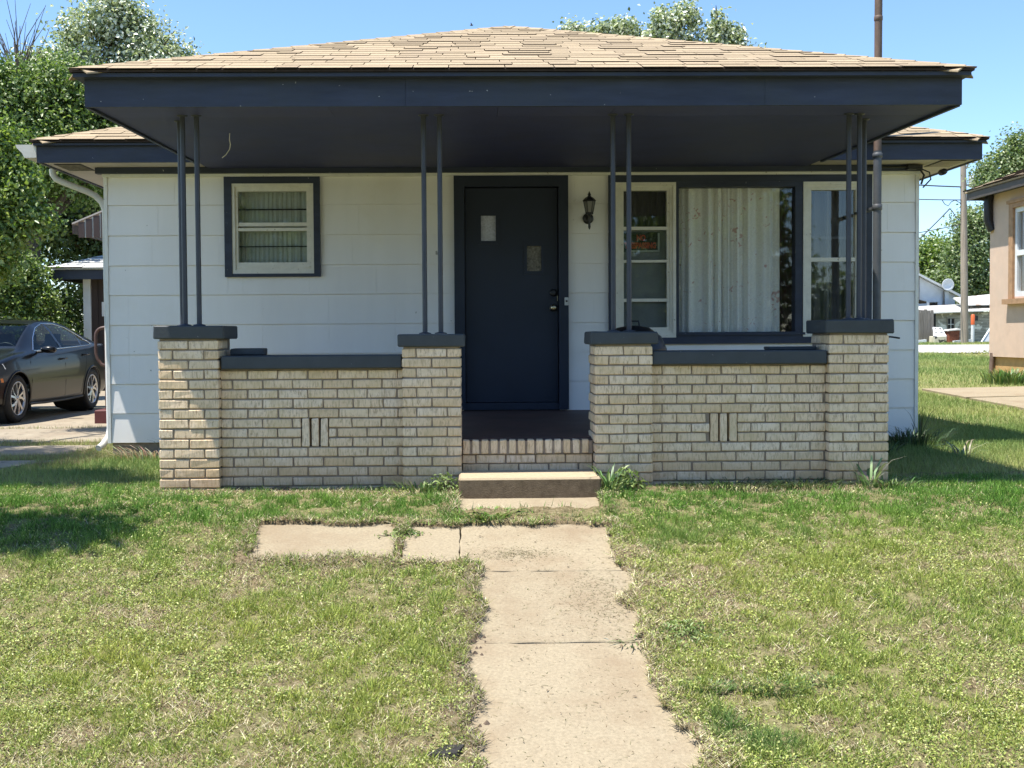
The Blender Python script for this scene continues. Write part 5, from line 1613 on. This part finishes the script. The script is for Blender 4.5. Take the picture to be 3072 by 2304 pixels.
# ------------------------------------------------------------------ lawn
def blades(x, y, z, L, W, lean, az, col, tipk=1.25):
    """one triangle per blade"""
    n = len(x)
    ca, sa = np.cos(az), np.sin(az)
    fx = RNG.random(n) * 2 * np.pi
    px, py = np.cos(fx) * W * .5, np.sin(fx) * W * .5
    tx = x + ca * L * np.sin(lean); ty = y + sa * L * np.sin(lean); tz = z + L * np.cos(lean)
    V = np.stack([np.c_[x - px, y - py, z], np.c_[x + px, y + py, z], np.c_[tx, ty, tz]], 1).reshape(-1, 3)
    F = np.arange(3 * n).reshape(-1, 3)
    C = np.stack([col * .9, col * .9, col * tipk], 1).reshape(-1, 3)
    return V, F, C


def pick(cols, n, jit=.2):
    cols = np.array(cols)
    c = cols[RNG.integers(0, len(cols), n)]
    return np.clip(c * (1 + jit * (RNG.random((n, 1)) * 2 - 1)), 0, 1)


def scatter(n, y0, y1, margin=.15):
    """points over the lawn in front of the house, as many per patch of view near as far"""
    y = y0 + (y1 - y0) * RNG.random(n) ** 1.0
    x = RNG.uniform(-1, 1, n)
    x = .03 * y + x * (.478 * y + margin)
    return x, y


def blocked(x, y):
    b = (x > -2.12) & (x < 2.84) & (y > 7.44)
    b |= (x > -.10) & (x < .84) & (y > 7.06)
    b |= (x > -3.46) & (x < 4.26) & (y > 10.42)
    return b


x, y = scatter(1000000, 3.85, 7.75)
keep = (~blocked(x, y)) & (RNG.random(len(x)) < np.clip(5.2 / y, 0, 1) ** 1.0)
rgd = ragged(x, y)
keep &= rgd < .012
clump = .6 * vnoise(x * 15, y * 15, 71) + .4 * vnoise(x * 34, y * 34, 72)
keep &= RNG.random(len(x)) < .12 + 1.05 * sstep(.22, .50, clump)
joint = (x > -.08) & (x < .80) & (y > 6.56) & (y < 7.07)
keep &= ~(joint & (RNG.random(len(x)) < .93))
keep &= ~((y > 7.15) & (x > -2.1) & (x < 2.8) & (RNG.random(len(x)) < .45))
x, y, rgd = x[keep], y[keep], rgd[keep]
cvr = cover(x, y)
near = sstep(5.7, 6.9, y)
wd = (.25 + .75 * sstep(.42, .62, fbm(x * 1.9 + 30, y * 1.9, 61, 4, .6))) * (1 - .8 * near)          # broad-leaved patches
dg = sstep(.68, .76, fbm(x * 1.1 - 8, y * 1.1, 83, 3))                                # dark green tufts
yl = fbm(x * .8, y * .8, 19, 3)
u = RNG.random(len(x))
is_dry = u > (.24 + .59 * cvr + .10 * near)
is_weed = (~is_dry) & (RNG.random(len(x)) < wd * .62)
is_gr = (~is_dry) & (~is_weed)
z0 = G(x, y) + .012 + .026 * sstep(-.16, -.02, rgd)
# living grass
i = np.where(is_gr)[0]
n = len(i)
mixy = np.clip((yl[i] - .35) * 2.2, 0, 1)[:, None]
col = pick([(.19, .26, .065), (.24, .30, .085), (.14, .21, .055), (.32, .35, .13), (.07, .11, .03)], n, .45) * (1 - mixy) + pick([(.32, .35, .09), (.38, .38, .13), (.25, .31, .075), (.10, .12, .04)], n, .45) * mixy
col = col * (1 - .55 * near[i, None] * np.array([1.0, .50, .9])) if n else col
dk = (dg[i] * (1 - near[i]))[:, None]
col = col * (1 - dk) + pick([(.07, .14, .05), (.10, .17, .06), (.13, .20, .08)], n) * dk
L = RNG.uniform(.022, .05, n) * (1 + .35 * dg[i]) * (.45 + 1.25 * vnoise(x[i] * 11, y[i] * 11, 91))
np_mesh('lawn_grass', *(lambda r: (r[0], r[1]))(R_ := blades(x[i], y[i], z0[i], L, RNG.uniform(.0035, .0072, n), RNG.uniform(.3, 1.4, n) * (1 - .25 * near[i]), RNG.random(n) * 2 * np.pi, col * np.array([1.34, 1.30, 1.0]))), 'blade', R_[2], kind='stuff', label='short living grass blades of the front lawn', cat='grass')
# dry straw lying in the thatch
i = np.where(is_dry)[0]
i = i[RNG.random(len(i)) < .8]
n = len(i)
matted = (sstep(-.20, -.04, rgd[i]) * sstep(.55, .2, x[i]) * sstep(6.6, 6.3, y[i]) * (.4 + .6 * RNG.random(n)))[:, None]
straw_tint = 1 - matted * np.array([.42, .44, .38])
R_ = blades(x[i], y[i], z0[i] + RNG.uniform(0, .012, n), RNG.uniform(.018, .055, n), RNG.uniform(.0025, .006, n), RNG.uniform(.8, 1.5, n), RNG.random(n) * 2 * np.pi,
            pick([(.58, .50, .30), (.66, .58, .37), (.48, .41, .24), (.33, .26, .15), (.74, .67, .47), (.13, .10, .06)], n, .35) * straw_tint)
np_mesh('dry_thatch', R_[0], R_[1], 'blade', R_[2], kind='stuff', label='dry tan straw and thatch between the grass', cat='dry grass')
# broad-leaved weeds
i = np.where(is_weed)[0]
n = len(i)
P = np.c_[x[i] + RNG.normal(0, .006, n), y[i] + RNG.normal(0, .006, n), z0[i] + RNG.uniform(.0, .040, n) * (.35 + 1.1 * vnoise(x[i] * 9, y[i] * 9, 92))]
V, F = leaves(P, .0125, np.zeros((n, 3)), 1.1, 1.0, 1.7, .15)
C = pick([(.40, .45, .11), (.46, .50, .14), (.31, .38, .09), (.52, .54, .21), (.16, .23, .05)], n, .35).repeat(4, 0)
np_mesh('lawn_weeds', V, F, 'weedleaf', C, kind='stuff', label='yellow-green broad leaved weeds spread through the lawn', cat='ground cover')

# side and back lawns
xs_, ys_ = [], []
for (xa, xb, ya, yb, nn) in ((-5.2, -2.0, 7.2, 10.5, 30000), (2.7, 6.4, 7.3, 12.0, 60000), (4.3, 9.5, 11, 18, 42000), (5, 16, 17, 38, 60000), (14, 34, 51, 57.5, 14000), (-9.6, -3.6, 9.9, 10.65, 9000), (-9.6, -3.6, 11.5, 12.1, 9000), (-9, -3.7, 13.85, 14.0, 1500), (-3.95, -3.45, 9.6, 12, 3500)):
    xs_.append(RNG.uniform(xa, xb, nn)); ys_.append(RNG.uniform(ya, yb, nn))
x, y = np.concatenate(xs_), np.concatenate(ys_)
k = ~blocked(x, y)
k &= ~((x > 7.25) & (x < 9.7) & (y > 14.1) & (y < 18.7))
k &= ~((x < -3.9) & (y > 8.8) & (y < 9.95)) & ~((x > NX + .05) & (y < 22))
k &= ~((x < -3.98) & (y > 10.65) & (y < 11.5))
x, y = x[k], y[k]
n = len(x)
sc_ = np.clip(y / 11, .9, 3.2)
yl = np.clip((fbm(x * .7, y * .5, 29, 3) - .35) * 2.4, 0, 1)[:, None]
col = pick([(.14, .225, .055), (.19, .27, .075), (.23, .31, .095)], n, .3) * (1 - yl) + pick([(.28, .34, .09), (.34, .38, .12), (.38, .37, .16)], n, .3) * yl
dry = (x < -3.4) & (y > 9.5) & (RNG.random(n) < .6)
col[dry] = pick([(.38, .31, .18), (.28, .23, .12), (.20, .22, .08)], int(dry.sum()))
R_ = blades(x, y, G(x, y), RNG.uniform(.035, .075, n) * sc_ ** .5, RNG.uniform(.004, .008, n) * sc_, RNG.uniform(.1, .9, n), RNG.random(n) * 2 * np.pi, col)
np_mesh('yard_grass', R_[0], R_[1], 'blade', R_[2], kind='stuff', label='grass of the side yards beside and behind the house', cat='grass')


# ------------------------------------------------------------------ single weeds and tufts
def tuft(name, label, bx, by, h, spread, n, w_, cols, curl=.6, group=None, cat='weed', z=None):
    """clump of arching blades, each a bent strip"""
    m = MB(); cl = []
    bz = g(bx, by) if z is None else z
    for k in range(n):
        a = RND.random() * 2 * math.pi
        r0 = RND.random() ** .5 * spread
        x0, y0 = bx + r0 * math.cos(a), by + r0 * math.sin(a) * .7
        a2 = a + RND.uniform(-.6, .6)
        H = h * RND.uniform(.45, 1.0); le = H * curl * RND.uniform(.4, 1.5)
        px, py = -math.sin(a2) * w_ / 2, math.cos(a2) * w_ / 2
        vs = []
        for t, ww in ((0, .7), (.35, 1), (.7, .8), (1, .05)):
            xx = x0 + math.cos(a2) * le * t * t; yy = y0 + math.sin(a2) * le * t * t
            zz = bz + H * (t - .45 * curl * t ** 3)
            vs += [(xx - px * ww, yy - py * ww, zz), (xx + px * ww, yy + py * ww, zz)]
        m.add(vs, [(0, 1, 3, 2), (2, 3, 5, 4), (4, 5, 7, 6)])
        c = [v * RND.uniform(.75, 1.25) for v in RND.choice(cols)]
        cl += [c] * 8
    V = np.array(m.v)
    return np_mesh(name, V, np.array(m.f), 'weedleaf', np.array(cl), label=label, cat=cat, group=group)


def broad(name, label, bx, by, h, spread, n, size, cols, group=None):
    bz = g(bx, by)
    t = thing(name, label, 'weed', (bx, by, bz), group)
    st = RNG.normal(size=(n, 2)) * spread * .5
    zz = RNG.random(n) ** .8 * h * np.exp(-(st ** 2).sum(1) / (spread ** 2) * 1.2)
    P = np.c_[bx + st[:, 0], by + st[:, 1] * .6, bz + zz + .01]
    out = np.c_[st / spread, np.full(n, .3)]
    V, F = leaves(P, size, out, .5, .5, 2.6, .15)
    C = pick(cols, n).repeat(4, 0)
    np_mesh('leaves', V, F, 'weedleaf', C, parent=t)
    m = MB()
    for k in range(0, n, max(1, n // 14)):
        e = Vector(P[k])
        m.tube([(bx + (e.x - bx) * .25, by + (e.y - by) * .25, bz - .01), (bx + (e.x - bx) * .6, by + (e.y - by) * .6, bz + (e.z - bz) * .6), e], [.004, .003, .0015], 4)
    m.build('stem', 'bark', t)
    return t


GRN = [(.10, .18, .05), (.14, .22, .07), (.18, .26, .09)]
LIM = [(.20, .28, .08), (.26, .33, .11), (.16, .24, .06)]
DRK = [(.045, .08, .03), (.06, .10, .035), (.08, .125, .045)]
PAL = [(.30, .36, .22), (.24, .31, .16), (.38, .42, .30)]
STR = [(.42, .35, .22), (.33, .27, .16), (.50, .43, .29)]
WG = 'weeds along the foot of the porch and house walls'
broad('leafy_plant', 'leafy green weed at the foot of the pier right of the steps', 1.02, 7.28, .17, .15, 210, .052, LIM, WG)
tuft('grassy_weed', 'thin grassy weed beside the right end of the step', .90, 7.22, .30, .10, 46, .010, GRN, .7, WG)
broad('leafy_plant', 'leafy weed clump at the foot of the pier left of the steps', -.20, 7.30, .14, .17, 190, .042, LIM, WG)
tuft('grassy_weed', 'grassy weed against the pier left of the steps', -.36, 7.33, .16, .14, 70, .008, GRN, .8, WG)
tuft('tall_grass', 'tall johnson grass with pale bent blades at the right end pier', 2.66, 7.32, .36, .10, 22, .017, PAL + GRN, .7, WG)
tuft('grassy_weed', 'low grassy weed around the right end pier', 2.80, 7.30, .16, .16, 60, .010, GRN, .9, WG)
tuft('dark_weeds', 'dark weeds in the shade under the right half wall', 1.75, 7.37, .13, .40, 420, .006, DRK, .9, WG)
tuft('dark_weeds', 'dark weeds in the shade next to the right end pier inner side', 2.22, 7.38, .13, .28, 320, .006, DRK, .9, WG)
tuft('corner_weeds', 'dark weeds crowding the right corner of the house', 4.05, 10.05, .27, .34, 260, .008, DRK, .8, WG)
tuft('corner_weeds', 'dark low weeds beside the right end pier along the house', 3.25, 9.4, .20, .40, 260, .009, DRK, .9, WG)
tuft('pale_weed', 'pale bladed weed in the shadow right of the house corner', 4.15, 9.2, .24, .12, 20, .013, PAL, 1.0, WG)
tuft('climbing_weed', 'thin climbing weed on the right corner of the house', 4.25, 10.36, .50, .05, 14, .009, DRK, .35, WG)
tuft('dry_weeds', 'dry straw weeds along the foundation left of the porch', -2.95, 10.25, .22, .40, 170, .009, STR, 1.0, WG)
tuft('green_weeds', 'thin green weeds along the foundation left of the porch', -2.65, 10.28, .34, .26, 60, .008, GRN, .7, WG)
tuft('dry_weeds', 'dry straw at the foot of the sunlit pier', -1.95, 7.36, .07, .26, 200, .006, STR, 1.3, WG)
tuft('joint_tuft', 'bright green tuft in the path joint before the step', .10, 6.70, .10, .20, 260, .011, LIM, .9, 'grass tufts along the path')
tuft('joint_tuft', 'sparse tuft in the path joint right of the bright one', .52, 6.74, .06, .16, 60, .006, STR + GRN, .9, 'grass tufts along the path')
tuft('joint_tuft', 'green sprig lying over the path joint at its right edge', .76, 5.05, .06, .12, 60, .007, GRN + STR, 1.2, 'grass tufts along the path')
broad('edge_plant', 'yellow-green weed clump at the right path edge by the wide joint', .98, 5.12, .07, .20, 420, .026, LIM, 'grass tufts along the path')
broad('edge_plant', 'weed growing in the gap between the two side slabs', -.415, 6.42, .05, .13, 160, .028, LIM, 'grass tufts along the path')
tuft('green_tuft', 'dark green tuft nearest the right path edge', .985, 4.60, .075, .10, 260, .006, GRN, .6, 'dark green tufts in the right lawn')
tuft('green_tuft', 'wide dark green tuft in the right lawn beside the smaller one', 1.26, 4.62, .075, .16, 420, .006, GRN, .7, 'dark green tufts in the right lawn')
tuft('green_tuft', 'small dark green tuft farther from the path in the right lawn', 1.50, 4.66, .06, .08, 150, .006, GRN, .7, 'dark green tufts in the right lawn')
tuft('pink_house_tuft', 'tall grass clump at the corner of the pink house', 9.7, 19.6, .40, .50, 420, .020, LIM + GRN, .5)
broad('flower_plant', 'yellow-green weeds along the near edge of the gravel alley', 17.0, 35.5, .16, 2.6, 240, .10, [(.40, .40, .09), (.25, .30, .08)])

# clippings and litter on the path
n = 2600
x = np.r_[RNG.uniform(-.05, .86, 1100), RNG.normal(.66, .12, 900), RNG.normal(.22, .12, 600)]
y = np.r_[RNG.uniform(4.0, 6.8, 1100), RNG.normal(5.5, .2, 900), RNG.normal(6.10, .045, 600)]
k = slab_depth(x, y) > .01
x, y = x[k], y[k]; n = len(x)
R_ = blades(x, y, G(x, y) + .018, RNG.uniform(.012, .035, n), RNG.uniform(.002, .004, n), RNG.uniform(1.35, 1.56, n), RNG.random(n) * 2 * np.pi, pick([(.17, .18, .08), (.24, .22, .11), (.12, .13, .06), (.20, .14, .08)], n))
np_mesh('grass_clippings', R_[0], R_[1], 'blade', R_[2], kind='stuff', label='loose grass clippings scattered over the path', cat='litter')
n = 34
x = RNG.uniform(-.02, .84, n); y = RNG.uniform(4.1, 6.5, n)
V, F = leaves(np.c_[x, y, G(x, y) + .022], .018, np.zeros((n, 3)), 3.5, .4, 2.6, .15)
np_mesh('leaf_litter', V, F, 'clod', kind='stuff', label='small dark dead leaves lying on the path', cat='litter')
# crumbled turf clods along the slab edges
m = MB()
for k in range(420):
    s_ = RND.random()
    yy = RND.uniform(4.0, 6.5)
    if s_ < .62 and 5.9 < yy: yy = RND.uniform(4.0, 5.9)
    xx = (-.075 if s_ < .62 else .92) + RND.gauss(0, .035) + .05 * math.sin(yy * 9)
    r_ = RND.uniform(.005, .017) * (1 if s_ < .62 else .7)
    z_ = g(xx, yy) + .018
    vs = [(xx + r_ * 1.6 * math.cos(a) * RND.uniform(.7, 1.2), yy + r_ * 1.2 * math.sin(a) * RND.uniform(.7, 1.2), z_ - .01) for a in np.linspace(0, 2 * math.pi, 7)[:-1]]
    vs.append((xx, yy, z_ + r_ * .8))
    m.add(vs, [(i, (i + 1) % 6, 6) for i in range(6)])
m.build('turf_clods', 'clod', kind='stuff', label='dark crumbled turf clods along the path edges', cat='soil')
wc = MB()
z_ = g(-.12, 4.14)
wc.add([(-.20, 4.12, z_), (-.10, 4.19, z_), (-.03, 4.17, z_), (-.06, 4.08, z_), (-.19, 4.12, z_ + .03), (-.11, 4.17, z_ + .045), (-.04, 4.16, z_ + .05), (-.07, 4.10, z_ + .04)],
       [(0, 1, 5, 4), (1, 2, 6, 5), (2, 3, 7, 6), (3, 0, 4, 7), (4, 5, 6, 7)])
wc.build('wood_chunk', 'char', label='charred chunk of wood lying at the left edge of the path', cat='wood chunk')
